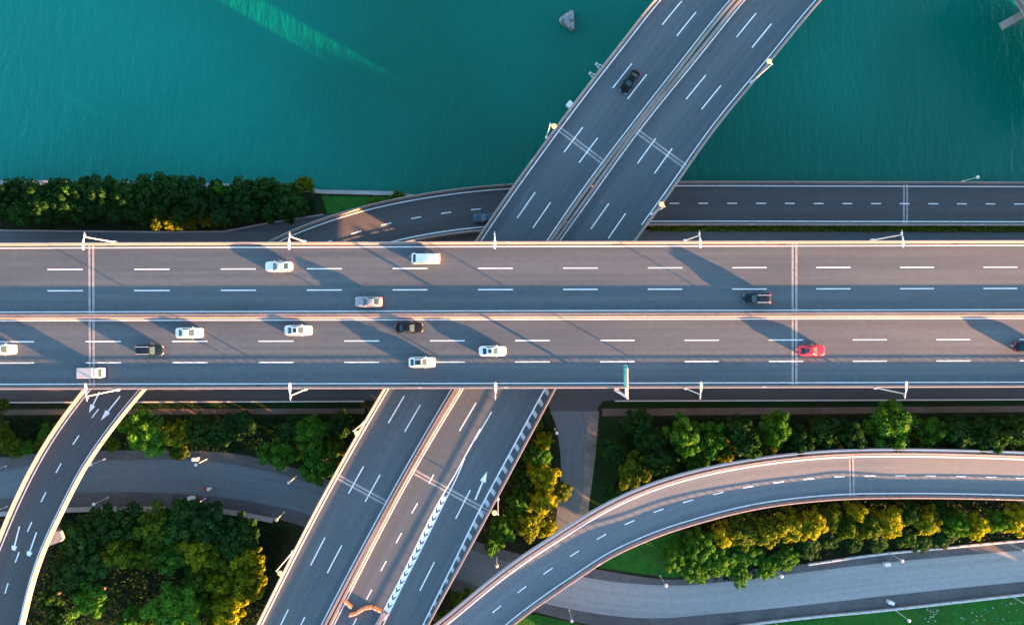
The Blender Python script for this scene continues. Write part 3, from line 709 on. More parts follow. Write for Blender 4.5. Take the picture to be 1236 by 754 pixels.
# lower left grove
G4 = 'trees in the lower left grove'
row([(98, 650, 22, 'dark'), (128, 636, 20, 'dark'), (158, 632, 22, 'dark'), (190, 636, 23, 'mid'), (222, 628, 22, 'dark'), (255, 632, 22, 'dark'), (288, 646, 20, 'dark')],
    'dark tree in the back row of the lower left grove, {} from the left', G4)
row([(88, 690, 20, 'dark'), (116, 675, 21, 'dark'), (146, 664, 22, 'mid'), (184, 668, 20, 'mid'), (212, 670, 21, 'bright'), (240, 664, 21, 'gold'), (268, 672, 18, 'mid'), (296, 675, 21, 'gold')],
    'tree in the middle row of the lower left grove, {} from the left', G4)
row([(300, 705, 20, 'gold'), (268, 704, 18, 'gold'), (240, 698, 18, 'mid')], 'sunlit gold-tinged tree right of the lower left grove, {} from the left', G4)
row([(108, 722, 24, 'bright'), (160, 748, 16, 'bright'), (178, 742, 14, 'gold'), (210, 735, 30, 'bright'), (248, 728, 16, 'mid'), (274, 735, 17, 'gold'), (262, 754, 16, 'gold'), (62, 722, 12, 'dark'), (74, 750, 15, 'dark')],
    'tree in the front row of the lower left grove, {} from the left', G4)
# between diagonal bridge and service road
G5 = 'trees between the diagonal bridge and the service road'
for it in [(656, 532, 12, 'gold', 'sunlit golden small tree nearest the viaduct beside the service road', 8), (650, 552, 15, 'bright', 'green tree between two golden trees left of the service road', 7.5),
           (655, 575, 18, 'gold', 'broad sunlit golden tree leaning toward the middle of the service road', 9), (630, 578, 14, 'dark', 'dark tree on the bridge side of the golden trees', 7),
           (655, 603, 18, 'gold', 'sunlit golden tree beside the lower half of the service road', 9), (628, 606, 18, 'bright', 'bright green tree beside the bridge lamp right of the hatched shoulder', 8),
           (638, 632, 18, 'gold', 'large sunlit golden tree just above the curved ramp', 8.5), (606, 640, 17, 'bright', 'green tree against the bridge above the lower road', 7.5),
           (662, 637, 11, 'gold', 'small sunlit gold and green tree where the service road meets the curved ramp', 6), (593, 659, 9, 'lime', 'lowest yellow bush above the lower road beside the bridge', 4),
           (676, 592, 11, 'mid', 'dull green tree overhanging the service road edge', 6), (648, 512, 8, 'shrub', 'small olive bush in the corner between viaduct and diagonal bridge', 3)]:
    tree(it[0], it[1], it[2], it[3], it[4], G5, h=it[5])
row([(550, 722, 8, 'shrub', 2.5), (536, 745, 8, 'shrub', 2.5), (566, 715, 7, 'shrub', 2)], 'low bush wedged between diagonal bridge and curved ramp, {} from the left', 'bushes beside the kerb', name='bush', cat='bush')
# east wood north of the curved ramp
G6 = 'trees between the viaduct and the curved ramp'
tree(826, 524, 24, 'bright', 'tall bright green tree, largest of the east wood, just below the viaduct', G6, h=13)
tree(858, 530, 22, 'bright', 'bright green tree with golden right side next to the largest of the east wood', G6, h=12.5)
tree(872, 545, 15, 'gold', 'sunlit golden tree on the lower right of the bright pair in the east wood', G6, h=8)
tree(843, 553, 16, 'bright', 'green tree between the bright pair and the curved ramp', G6, h=7)
tree(933, 518, 18, 'bright', 'green tree standing alone right of the bright pair', G6, h=12.5)
tree(922, 540, 14, 'gold', 'sunlit golden tree at the upper rail of the curved ramp left of its joint', G6, h=8)
tree(763, 568, 21, 'mid', 'dull green tree with a yellow spot at the left end of the east wood', G6)
tree(1074, 514, 27, 'bright', 'large green tree below the viaduct right of the ramp joint', G6)
tree(1122, 520, 21, 'bright', 'green tree to the right of the large tree near the ramp joint', G6)
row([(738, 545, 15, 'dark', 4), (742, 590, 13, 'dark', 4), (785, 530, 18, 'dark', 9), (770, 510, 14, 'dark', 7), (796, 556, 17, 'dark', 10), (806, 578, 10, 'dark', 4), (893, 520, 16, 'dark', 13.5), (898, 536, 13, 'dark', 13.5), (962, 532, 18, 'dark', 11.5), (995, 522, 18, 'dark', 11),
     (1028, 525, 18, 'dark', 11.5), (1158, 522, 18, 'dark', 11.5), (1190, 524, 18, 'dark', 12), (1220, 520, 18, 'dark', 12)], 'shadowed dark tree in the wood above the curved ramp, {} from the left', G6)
row([(1236, 535, 13, 'gold', 8), (1100, 535, 11, 'mid', 7)], 'yellowish tree at the upper rail of the curved ramp, {} from the left', G6)
# belt between curved ramp and lower road
G7 = 'trees between the curved ramp and the lower road'
row([(815, 672, 17, 'reed', 5.5), (838, 688, 17, 'reed', 5), (845, 658, 20, 'reed', 6.5), (868, 678, 20, 'reed', 6), (893, 692, 14, 'reed', 4.5), (900, 668, 20, 'reed', 6), (925, 684, 15, 'reed', 5), (948, 672, 15, 'reed', 5)],
    'feathery bright green tree in the clump right of the ramp lawn, {} from the left', G7)
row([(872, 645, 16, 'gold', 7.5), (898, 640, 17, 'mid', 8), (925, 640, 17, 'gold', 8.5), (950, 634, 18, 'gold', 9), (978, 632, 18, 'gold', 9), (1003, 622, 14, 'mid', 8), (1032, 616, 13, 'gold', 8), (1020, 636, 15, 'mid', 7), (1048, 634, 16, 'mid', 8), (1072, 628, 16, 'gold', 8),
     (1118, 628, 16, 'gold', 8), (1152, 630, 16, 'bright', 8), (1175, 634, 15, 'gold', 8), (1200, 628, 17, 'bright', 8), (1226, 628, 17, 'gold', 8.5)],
    'sunlit gold-topped tree along the lower side of the curved ramp, {} from the left', G7)
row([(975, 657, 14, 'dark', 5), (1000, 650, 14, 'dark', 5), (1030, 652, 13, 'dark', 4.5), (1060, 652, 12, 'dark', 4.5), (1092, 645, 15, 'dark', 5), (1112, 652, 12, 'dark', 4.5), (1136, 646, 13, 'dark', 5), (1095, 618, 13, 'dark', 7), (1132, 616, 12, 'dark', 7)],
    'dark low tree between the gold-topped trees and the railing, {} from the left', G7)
# unseen tree rows added below and right, heights set to shade roads and water
def wood(name, pts, label):
    rnd = random.Random(hash_(name) + 5); mb = MB()
    base = [crown_mesh(900 + k, 18, 60, .13, clump=(.30, .45)) for k in range(2)]
    for px, py, r, h in pts:
        b = rnd.choice(base); p = at(px, py, ZG); a = rnd.random() * 6.28; cs, sn = math.cos(a), math.sin(a)
        mb.add([(p.x + r * (v[0] * cs - v[1] * sn), p.y + r * (v[0] * sn + v[1] * cs), ZG + h * .52 + v[2] * h * .5) for v in b.v], b.f)
    tag(mb.build(name, M['leaf_dark'], None, fix=False), label, kind='stuff')
WR = random.Random(11)
wood('far_wood', [(x + WR.uniform(-6, 6), 800 + (x - 480) * .02 + dy + WR.uniform(-6, 6), 4.2, WR.uniform(8.2, 9.6) if x < 820 else WR.uniform(5, 6.2)) for dy in (0, 22) for x in range(500, 1900, 30)] +
     [(x + WR.uniform(-6, 6), 522 + WR.uniform(-8, 8), 4.2, WR.uniform(10, 12)) for x in range(1262, 1800, 30)] +
     [(x + WR.uniform(-6, 6), 636 + WR.uniform(-8, 8), 4.0, WR.uniform(6.5, 9)) for x in range(1262, 1700, 34)], 'unseen dark tree rows added beyond the lower right to shade roads and water')
# undergrowth: leaves nobody could count
def inpoly(x, y, P):
    c = False; n = len(P)
    for i in range(n):
        x1, y1 = P[i]; x2, y2 = P[i - 1]
        if (y1 > y) != (y2 > y) and x < (x2 - x1) * (y - y1) / (y2 - y1) + x1: c = not c
    return c
def scatter(name, polys, dens, size, zmax, mt, label):
    rnd = random.Random(hash_(name)); vs = []; fs = []
    for P in polys:
        xs = [p[0] for p in P]; ys = [p[1] for p in P]
        n = int((max(xs) - min(xs)) * (max(ys) - min(ys)) * dens)
        for _ in range(n):
            x, y = rnd.uniform(min(xs), max(xs)), rnd.uniform(min(ys), max(ys))
            if not inpoly(x, y, P): continue
            h = (.5 + .5 * math.sin(x * .21 + 3 * math.sin(y * .13)) * math.sin(y * .24)) * zmax
            p = at(x, y, ZG); p.z += rnd.uniform(.05, .25 + h); q = Vector((rnd.gauss(0, .5), rnd.gauss(0, .5), 1)).normalized().to_track_quat('Z', 'Y')
            a = rnd.random() * 6.28; L = size * rnd.uniform(.6, 1.3); W = L * .5
            ux = q @ Vector((math.cos(a), math.sin(a), 0)); uy = q @ Vector((-math.sin(a), math.cos(a), 0))
            b = len(vs); vs += [p - ux * L, p - uy * W, p + ux * L, p + uy * W]; fs.append((b, b + 1, b + 2, b + 3))
    mb = MB(); mb.add(vs, fs); return tag(mb.build(name, M[mt], None, fix=False), label, kind='stuff')
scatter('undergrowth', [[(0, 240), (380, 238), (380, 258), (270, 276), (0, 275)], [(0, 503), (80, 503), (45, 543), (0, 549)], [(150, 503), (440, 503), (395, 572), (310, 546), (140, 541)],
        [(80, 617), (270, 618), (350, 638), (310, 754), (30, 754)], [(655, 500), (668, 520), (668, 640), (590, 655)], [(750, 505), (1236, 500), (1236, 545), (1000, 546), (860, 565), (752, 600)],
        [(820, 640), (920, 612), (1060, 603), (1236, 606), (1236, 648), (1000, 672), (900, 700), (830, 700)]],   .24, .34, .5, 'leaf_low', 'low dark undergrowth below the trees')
scatter('ground_cover', [[(785, 273), (1236, 273), (1236, 279), (785, 279)], [(470, 237), (505, 239), (480, 250), (460, 250)]], 1.6, .28, 1.0, 'leaf_mid', 'strip of creeping plants between river road and viaduct')

# ------------------------------------------------------------------ street lamps
def lamp_tall(base, z, inward, label, group, H=10.6, disc=False):
    """pole on the outer parapet; arm and lantern reach over the road"""
    p = at(base[0], base[1], z); root = empty('street_lamp', p); tag(root, label, 'lamp', group)
    n = Vector(inward).normalized(); a = math.atan2(n.y, n.x); root.rotation_euler = (0, 0, a)
    m = MB(); m.tube((0, 0, -.3), (0, 0, H), .11, .07, 10); m.tube((0, 0, -.35), (0, 0, .35), .26, .26, 10); m.build('pole', M['white_metal'], root)
    if disc:
        m = MB(); m.tube((-.15, 0, H - .1), (.55, 0, H + .05), .07, .07, 8); m.build('arm', M['white_metal'], root)
        m = MB(); m.tube((.72, 0, H - .16), (.72, 0, H), .40, .45, 20); m.tube((.72, 0, H), (.72, 0, H + .16), .45, .2, 20); m.build('lamp_head', M['amber'], root)
    else:
        m = MB(); m.bar((-.75, 0, H - .25), (1.0, 0, H + .1), .10, .10); m.bar((-.3, .14, H - .3), (-.3, -.14, H - .3), .1, .4); m.build('arm', M['white_metal'], root)
        m = MB(); m.loft([[(x, s1 * wd, H + .1 + dz + zo) for s1, dz in ((-1, 0), (1, 0), (.6, .13), (-.6, .13))] for x, wd, zo in ((.35, .09, .0), (.9, .19, .06), (1.6, .23, .10), (2.0, .18, .12), (2.15, .07, .13))])
        m.build('lamp_head', M['white_metal'], root)
    return root
def nadir(x, k=1.083): return 600 + (x - 600) / k
GT = 'tall lamps along the wide viaduct'
for x, wh in ((101, 'left of the joint at the far left'), (349, 'above the river ramp'), (597, 'above the left side of the diagonal bridge'), (845, 'right of the diagonal bridge'), (1090, 'nearest the right edge')):
    bx = nadir(x); lamp_tall((bx, 292.8 - .0028 * bx), ZM + .5, (0, -1, 0), 'white lamp on the viaduct north edge, ' + wh, GT)
for x, wh in ((104, 'above the long ramp'), (350, 'over the green left of the diagonal bridge'), (598, 'above the diagonal bridge'), (846, 'above the tallest trees'), (1094, 'nearest the right edge')):
    bx = nadir(x); lamp_tall((bx, 470.6 - .0028 * bx), ZM + .5, (0, 1, 0), 'white lamp on the viaduct south edge, ' + wh, GT)
GD = 'disc lamps along the diagonal bridge'
for b, rd, sd, wh in (((659.5, 166), dA, 1, 'left edge of the diagonal bridge over the water'), ((907, 99.5), dB, -1, 'right edge of the diagonal bridge over the water'),
        ((787, 258.5), dB, -1, 'diagonal bridge just above the river road'), ((439.5, 509), dA, 1, 'left edge of the diagonal bridge just below the viaduct'),
        ((353.5, 665), dA, 1, 'left edge of the diagonal bridge beside the lower grove'), ((601, 602), dB, -1, 'hatched edge of the diagonal bridge')):
    i = min(range(rd.n), key=lambda i: (rd.c[i] - at(b[0], b[1], ZD)).length)
    lamp_tall(b, ZD + .5, rd.nrm[i] * (-sd), 'white lamp with round amber head, ' + wh, GD, 11.2, True)
def lamp_small(base, label, group, H=5.6, z=ZG + .12, head=.33):
    p = at(base[0], base[1], z); root = empty('street_lamp', p); tag(root, label, 'lamp', group)
    m = MB(); m.tube((0, 0, 0), (0, 0, H), .075, .055, 8); m.tube((0, 0, 0), (0, 0, .5), .16, .16, 8); m.build('pole', M['white_metal'], root)
    m = MB(); m.loft([[(r * math.cos(t * .5236), r * math.sin(t * .5236), H + dz) for t in range(12)] for r, dz in ((.16, -.1), (head, .1), (head, .3), (head * .6, .5), (.1, .58))]); m.build('lamp_head', M['white_metal'], root, smooth=True)
GS = 'small post lamps along the ground roads'
for b, l in (((127, 553.5), 'small white post lamp on the upper pavement beside the long ramp'), ((249.5, 553.7), 'small white post lamp on the upper pavement above the scooter'),
             ((131, 599.7), 'small white post lamp on the lower pavement beside the long ramp'), ((248, 601), 'small white post lamp on the lower pavement below the scooter'),
             ((357.7, 574.5), 'small white post lamp below the golden tree pair near the diagonal bridge'), ((343.3, 617.7), 'small white post lamp on the lower pavement nearest the diagonal bridge'),
             ((8, 562), 'small white post lamp at the left edge on the upper pavement'), ((9, 611), 'small white post lamp at the left edge on the lower pavement'),
             ((599.5, 671.5), 'small white post lamp on the lower road between diagonal bridge and curved ramp'), ((669.5, 517), 'small white post lamp beside the service road under golden trees'),
             ((796.5, 694), 'small white post lamp by the cement road at the feathery trees'), ((687, 735.5), 'small white post lamp below the cement road beside the curved ramp'),
             ((1071.5, 665.5), 'small white post lamp by the upper railing near the white cabinet'), ((1214, 653.7), 'small white post lamp by the upper railing at the right edge'),
             ((1079.5, 735), 'small white post lamp by the lower railing near the white cabinet'), ((1220, 718.5), 'small white post lamp by the lower railing at the right edge'),
             ((931, 683.5), 'small white post lamp right of the feathery trees beside the cement road'), ((933, 748), 'small white post lamp by the left end of the lower railing')):
    lamp_small(b, l, GS)
p = (1161.5, 219)
lamp_small(p, 'small white lamp on the parapet of the river road at the right', None, 5.0, 4.1, .34)
lamp_small((664.5, 487), 'squat white post lamp in the corner of viaduct and diagonal bridge', None, 1.6, ZD + .9, .5) if False else None

# ------------------------------------------------------------------ cabinets, railings, walls, odd things
def cabinet(px, py, rz, label, wd=.6, ln=1.15, ht=1.0):
    p = at(px, py, ZG + .12); root = empty('utility_cabinet', p, rz); tag(root, label, 'cabinet', 'white cabinets on the pavements')
    m = MB(); m.box((0, 0, .06), (ln + .15, wd + .15, .12)); m.build('plinth', M['concrete'], root)
    m = MB(); m.box((0, 0, .12 + ht / 2), (ln, wd, ht)); m.build('body', M['white_metal'], root)
    m = MB(); m.box((0, 0, .16 + ht), (ln + .12, wd + .12, .08), taper=.9); m.build('lid', M['white_metal'], root)
    m = MB(); m.box((-.02, -wd / 2 - .012, .12 + ht / 2), (ln * .86, .02, ht * .84)); m.build('door', M['grey_metal'], root)
cabinet(237.5, 553, 0, 'white cabinet on the upper pavement above the scooter'); cabinet(232.5, 600, 0, 'white cabinet on the lower pavement below the scooter')
cabinet(1068.5, 679, .12, 'white cabinet on the upper pavement of the cement road'); cabinet(1073, 725, -.3, 'white cabinet on the lower pavement of the cement road')
def fence(pts, label, z, H=1.0, step=2.4, name='railing', base=True, mtl='white_metal', wd=.14):
    root = empty(name, at(*pts[0], z)); base_p = root.location.copy(); tag(root, label, 'railing')
    P = catmull([at(x, y, z) - base_p for x, y in pts], max(20, 4 * len(pts)))
    m = MB(); 
    for hz in (H, H * .5):
        for a, b in zip(P, P[1:]): m.bar(a + Vector((0, 0, hz)), b + Vector((0, 0, hz)), wd, .09)
    m.build('rail', M[mtl], root)
    if base:
        m = MB()
        for a, b in zip(P, P[1:]): m.bar(a + Vector((0, 0, .12)), b + Vector((0, 0, .12)), .3, .3)
        m.build('kerb', M['concrete'], root)
    acc = 0; k = 0
    for a, b in zip(P, P[1:]):
        L0 = (b - a).length
        while acc + L0 > k * step:
            q = a.lerp(b, (k * step - acc) / L0); m = MB(); m.box((q.x, q.y, H / 2 + .03), (.14, .14, H + .06)); m.build('post', M['grey_metal'], root); k += 1
        acc += L0
fence([(974, 680), (1057, 668), (1140, 660), (1214, 653), (1330, 643)], 'white-topped railing above the cement road below the gold-topped trees', ZG + .12)
fence([(868, 758.5), (897, 753), (976, 743.5), (1057, 735.8), (1150, 725.5), (1236, 715.8), (1330, 706)], 'white-topped railing between cement road and bright lawn', ZG + .12)
fence([(742, 483.4), (900, 483), (1060, 482.4), (1300, 481.5)], 'low pale guard rail along the frontage road right of the service road', ZG, .75, 6.0, 'guard_rail')
fence([(-60, 485.6), (100, 485), (280, 484.4), (440, 483.8)], 'low pale guard rail along the frontage road left of the diagonal bridge', ZG, .75, 6.0, 'guard_rail')
m = MB(); W_ = catmull([at(x, y, ZG) for x, y in [(-60, 627), (0, 619.5), (80, 614.5), (167, 613.5), (267, 616), (330, 627)]], 60)
for a, b in zip(W_, W_[1:]): m.bar(a + Vector((0, 0, .35)), b + Vector((0, 0, .35)), .9, .7)
tag(m.build('low_wall', M['concrete']), 'low grey wall between the lower pavement and the lower left grove', 'wall')

# pale rubble on the lawn
rr2 = random.Random(5); m = MB()
for _ in range(55):
    x, y = (rr2.gauss(1122, 7), rr2.gauss(739, 6)) if rr2.random() < .55 else (rr2.uniform(1150, 1232), rr2.uniform(727, 752))
    if y < 730 - (x - 1122) * .11: continue
    q = at(x, y, ZG + .05); k = rr2.uniform(.06, .22)
    m.loft([[(q.x + k * r_ * math.cos(t * 1.257 + x) , q.y + k * r_ * math.sin(t * 1.257 + x) * .8, q.z + dz * k) for t in range(5)] for r_, dz in ((1, -.3), (.9, .5), (.4, .8))])
tag(m.build('rubble', M['stone']), 'pale stones scattered over the bright lawn', kind='stuff')

# triangular dolphin pier standing in the river
P3 = [at(692.5, 9.5, 1.6), at(673.5, 22.5, 1.6), at(693.5, 37.5, 1.6)]; cen = sum(P3, Vector()) / 3
def round_tri(k, z, rr):
    out = []
    for i in range(3):
        a, b, c = P3[i - 1], P3[i], P3[(i + 1) % 3]; u = (a - b).normalized(); v = (c - b).normalized()
        for t in range(6):
            f = t / 5; q = (b + u * rr * (1 - f) ** 2 + v * rr * f ** 2) if True else b
            q = cen + (q - cen) * k; out.append((q.x, q.y, z))
    return out
m = MB(); m.loft([round_tri(1.0, -1.5, .9), round_tri(1.03, .5, .9), round_tri(1.04, 1.0, .9), round_tri(.99, 1.35, 1.0), round_tri(.88, 1.62, 1.1)], True, True)
o = m.build('fender_pier', M['rock']); tag(o, 'weathered grey triangular block standing alone in the river', 'bridge block')

# bracketed boxes and frames on the outside of the diagonal bridge
def side_frame(px, py, label):
    p = at(px, py, ZD + .2); root = empty('sign_bracket', p, R(50)); tag(root, label, 'bracket')
    m = MB()
    m.bar((-.55, -.9, 0), (-.2, .5, .3), .1, .1); m.bar((.55, -.9, 0), (-.1, .5, .3), .1, .1); m.bar((-.45, .5, .3), (.2, .5, .3), .1, .1); m.build('frame', M['white_metal'], root)
    m = MB(); m.bar((-.5, -.3, .1), (.4, -.3, .14), .1, .1); m.build('cross_bar', M['white_metal'], root)
side_frame(714.5, 90, 'white metal bracket outside the upper left parapet of the diagonal bridge')
side_frame(722, 79, 'second white metal bracket further up the same parapet toward the top')
p = at(687.5, 127, ZD); root = empty('utility_cabinet', (p.x, p.y, ZD - .5), R(50)); tag(root, 'grey box hanging outside the left parapet of the diagonal bridge', 'cabinet')
m = MB(); m.box((0, 0, .6), (1.1, .9, 1.0)); m.build('body', M['grey_metal'], root); m = MB(); m.box((0, 0, 1.13), (1.2, 1.0, .06)); m.build('lid', M['white_metal'], root)
m = MB(); m.bar((-.3, -.3, .4), (-.3, -1.3, .4), .1, .1); m.bar((-.35, -.31, .3), (.35, -.31, .3), .1, .1); m.build('bracket', M['grey_metal'], root)

# cantilever direction sign on the south edge of the viaduct
p = at(747.5, 473.3, ZM - .6); root = empty('direction_sign', p); tag(root, 'green direction sign on a white cantilever post at the south edge of the viaduct', 'road sign')
HS = 9.2
m = MB(); m.tube((0, 0, -.3), (0, 0, HS), .24, .19, 12); m.build('post', M['white_metal'], root)
m = MB(); m.bar((-.9, .55, .1), (0, 0, .1), .5, .3); m.bar((-.5, .9, .1), (0, 0, .1), .3, .3); m.bar((-1.0, .5, .7), (0, .05, 3.2), .16, .16); m.build('bracket', M['white_metal'], root)
m = MB()
for hz in (HS - .5, HS - 2.3): m.tube((0, 0, hz), (0, 4.9, hz), .13, .10, 8)
for k in range(5): m.bar((0, k * 1.1 + .2, HS - .5), (0, k * 1.1 + 1.0, HS - 2.3), .07, .07)
m.build('arm', M['white_metal'], root)
m = MB(); m.box((-.2, 3.5, HS - 1.4), (.10, 3.6, 2.9)); pn = m.build('sign_panel', M['sign_green'], root)
m = MB(); m.box((-.125, 3.5, HS - 1.4), (.04, 3.7, 3.0)); m.build('panel_back', M['white_metal'], root)
m = MB()
for y, z, a_, b_ in ((2.3, .7, .5, .5), (3.0, .7, .5, .5), (3.7, .7, .5, .5), (2.4, -.2, .7, .16), (3.3, -.2, .6, .16), (4.6, .2, .16, 1.3), (4.6, .9, .5, .16)):
    m.box((-.262, y, HS - 1.4 + z), (.02, a_, b_))
m.build('lettering', M['paint'], pn)

# orange water-filled barriers across the closed exit lane
GB = 'orange barriers closing the exit lane'
def barrier(a, b, label):
    pa, pb = at(*a, ZD + .004), at(*b, ZD + .004); d = pb - pa; L = d.length; root = empty('traffic_barrier', pa.lerp(pb, .5), math.atan2(d.y, d.x)); tag(root, label, 'barrier', GB)
    m = MB(); m.loft([[(x, s1 * w1 * k, z) for s1, w1, z in ((-1, .36, 0), (1, .36, 0), (1, .36, .25), (1, .2, .45), (1, .15, .85), (-1, .15, .85), (-1, .2, .45), (-1, .36, .25))] for x, k in ((-L / 2, .85), (-L / 2 + .12, 1), (L / 2 - .12, 1), (L / 2, .85))])
    m.build('body', M['orange'], root)
    for x in (-L * .22, L * .22):
        m = MB(); m.box((x, 0, .88), (L * .18, .16, .07)); m.build('filler_cap', M['paint'], root)
barrier((415.5, 724), (425, 732), 'orange barrier standing apart beside the median, left of the curved row')
for a, b, l in (((422, 741.5), (431.5, 739), 'orange barrier at the left end of the curved row across the exit lane'), ((431.5, 738.5), (440, 733.3), 'second orange barrier from the left in the curved row'),
                ((440.3, 733), (450.5, 731.5), 'third orange barrier from the left in the curved row'), ((450.7, 732), (461, 737), 'orange barrier at the right end of the curved row by the barrier nose')):
    barrier(a, b, l)

# ------------------------------------------------------------------ vehicles
def paintmat(name, col, rough=.28, metal=.0, spec=.35, coat=.25): return mat(name, col, rough, metal, coat=coat, spec=spec, noise=[(1.5, tuple(c * .85 for c in col), .4, 4)])
M['glass'] = mat('glass', (0.010, 0.030, 0.040), 0.15, spec=.10)
M['screen'] = mat('screen', (0.022, 0.045, 0.052), 0.15, spec=.22)
M['tyre'] = mat('tyre', (0.02, 0.02, 0.02), 0.85); M['alloy'] = mat('alloy', (0.45, 0.46, 0.47), 0.35, .7)
M['head'] = mat('head', (0.75, 0.77, 0.78), 0.15); M['tail'] = mat('tail', (0.55, 0.012, 0.015), 0.25)
M['trim'] = mat('trim', (0.03, 0.03, 0.032), 0.5); M['silver_trim'] = mat('silver_trim', (0.6, 0.61, 0.62), 0.3, .5)
PW = paintmat('paint_white', (.50, .51, .50)); PS = paintmat('paint_silver', (.20, .205, .215), .35, .2); PK = paintmat('paint_black', (.005, .007, .009), .35, 0, .10, 0)
PD = paintmat('paint_dark_blue', (.005, .012, .020), .35, 0, .12, 0); PR = paintmat('paint_red', (.62, .012, .03), .25); PB = paintmat('paint_blue', (.010, .035, .065), .25); PC = paintmat('paint_cream', (.55, .50, .45), .4); PG = paintmat('paint_gold', (.16, .13, .09), .3, .3)
SH_ = {  # lower body stations: x/L, half width, low z, top z ; cabin: base front/rear, roof front/rear (x/L), base z, half width base/roof
 'sedan': dict(L=4.75, W=1.82, H=1.46, st=[(.50, .42, .38, .56), (.49, .66, .28, .64), (.46, .85, .22, .70), (.41, .95, .21, .75), (.32, .99, .20, .80), (.17, 1.0, .20, .90), (-.05, 1.0, .20, .93), (-.26, 1.0, .20, .95), (-.38, .98, .22, .97), (-.455, .91, .26, .93), (-.487, .78, .32, .86), (-.50, .55, .40, .74)],
               cab=(.20, -.385, .015, -.20, .90, .87, .63)),
 'suv': dict(L=4.75, W=1.88, H=1.70, st=[(.50, .48, .42, .68), (.49, .72, .32, .80), (.46, .88, .26, .88), (.41, .97, .25, .93), (.32, .99, .24, .97), (.20, 1.0, .24, 1.05), (-.1, 1.0, .24, 1.08), (-.36, 1.0, .24, 1.08), (-.46, .95, .28, 1.06), (-.49, .86, .34, 1.0), (-.50, .74, .44, .88)],
             cab=(.225, -.475, .06, -.39, 1.03, .88, .70)),
 'hatch': dict(L=4.65, W=1.84, H=1.50, st=[(.50, .40, .38, .56), (.49, .66, .28, .66), (.46, .85, .22, .73), (.41, .95, .21, .79), (.32, .99, .20, .84), (.17, 1.0, .20, .93), (-.1, 1.0, .20, .97), (-.33, 1.0, .22, 1.0), (-.45, .92, .26, 1.0), (-.49, .80, .34, .94), (-.50, .66, .42, .82)],
               cab=(.185, -.455, .0, -.28, .93, .87, .65)),
 'van': dict(L=4.95, W=1.88, H=1.98, st=[(.50, .72, .42, .85), (.485, .88, .32, .98), (.44, .96, .26, 1.06), (.38, .99, .24, 1.12), (.1, 1.0, .24, 1.15), (-.3, 1.0, .24, 1.15), (-.46, .98, .26, 1.15), (-.49, .94, .32, 1.12), (-.50, .88, .42, 1.05)],
             cab=(.445, -.497, .32, -.475, 1.06, .93, .84)),
}
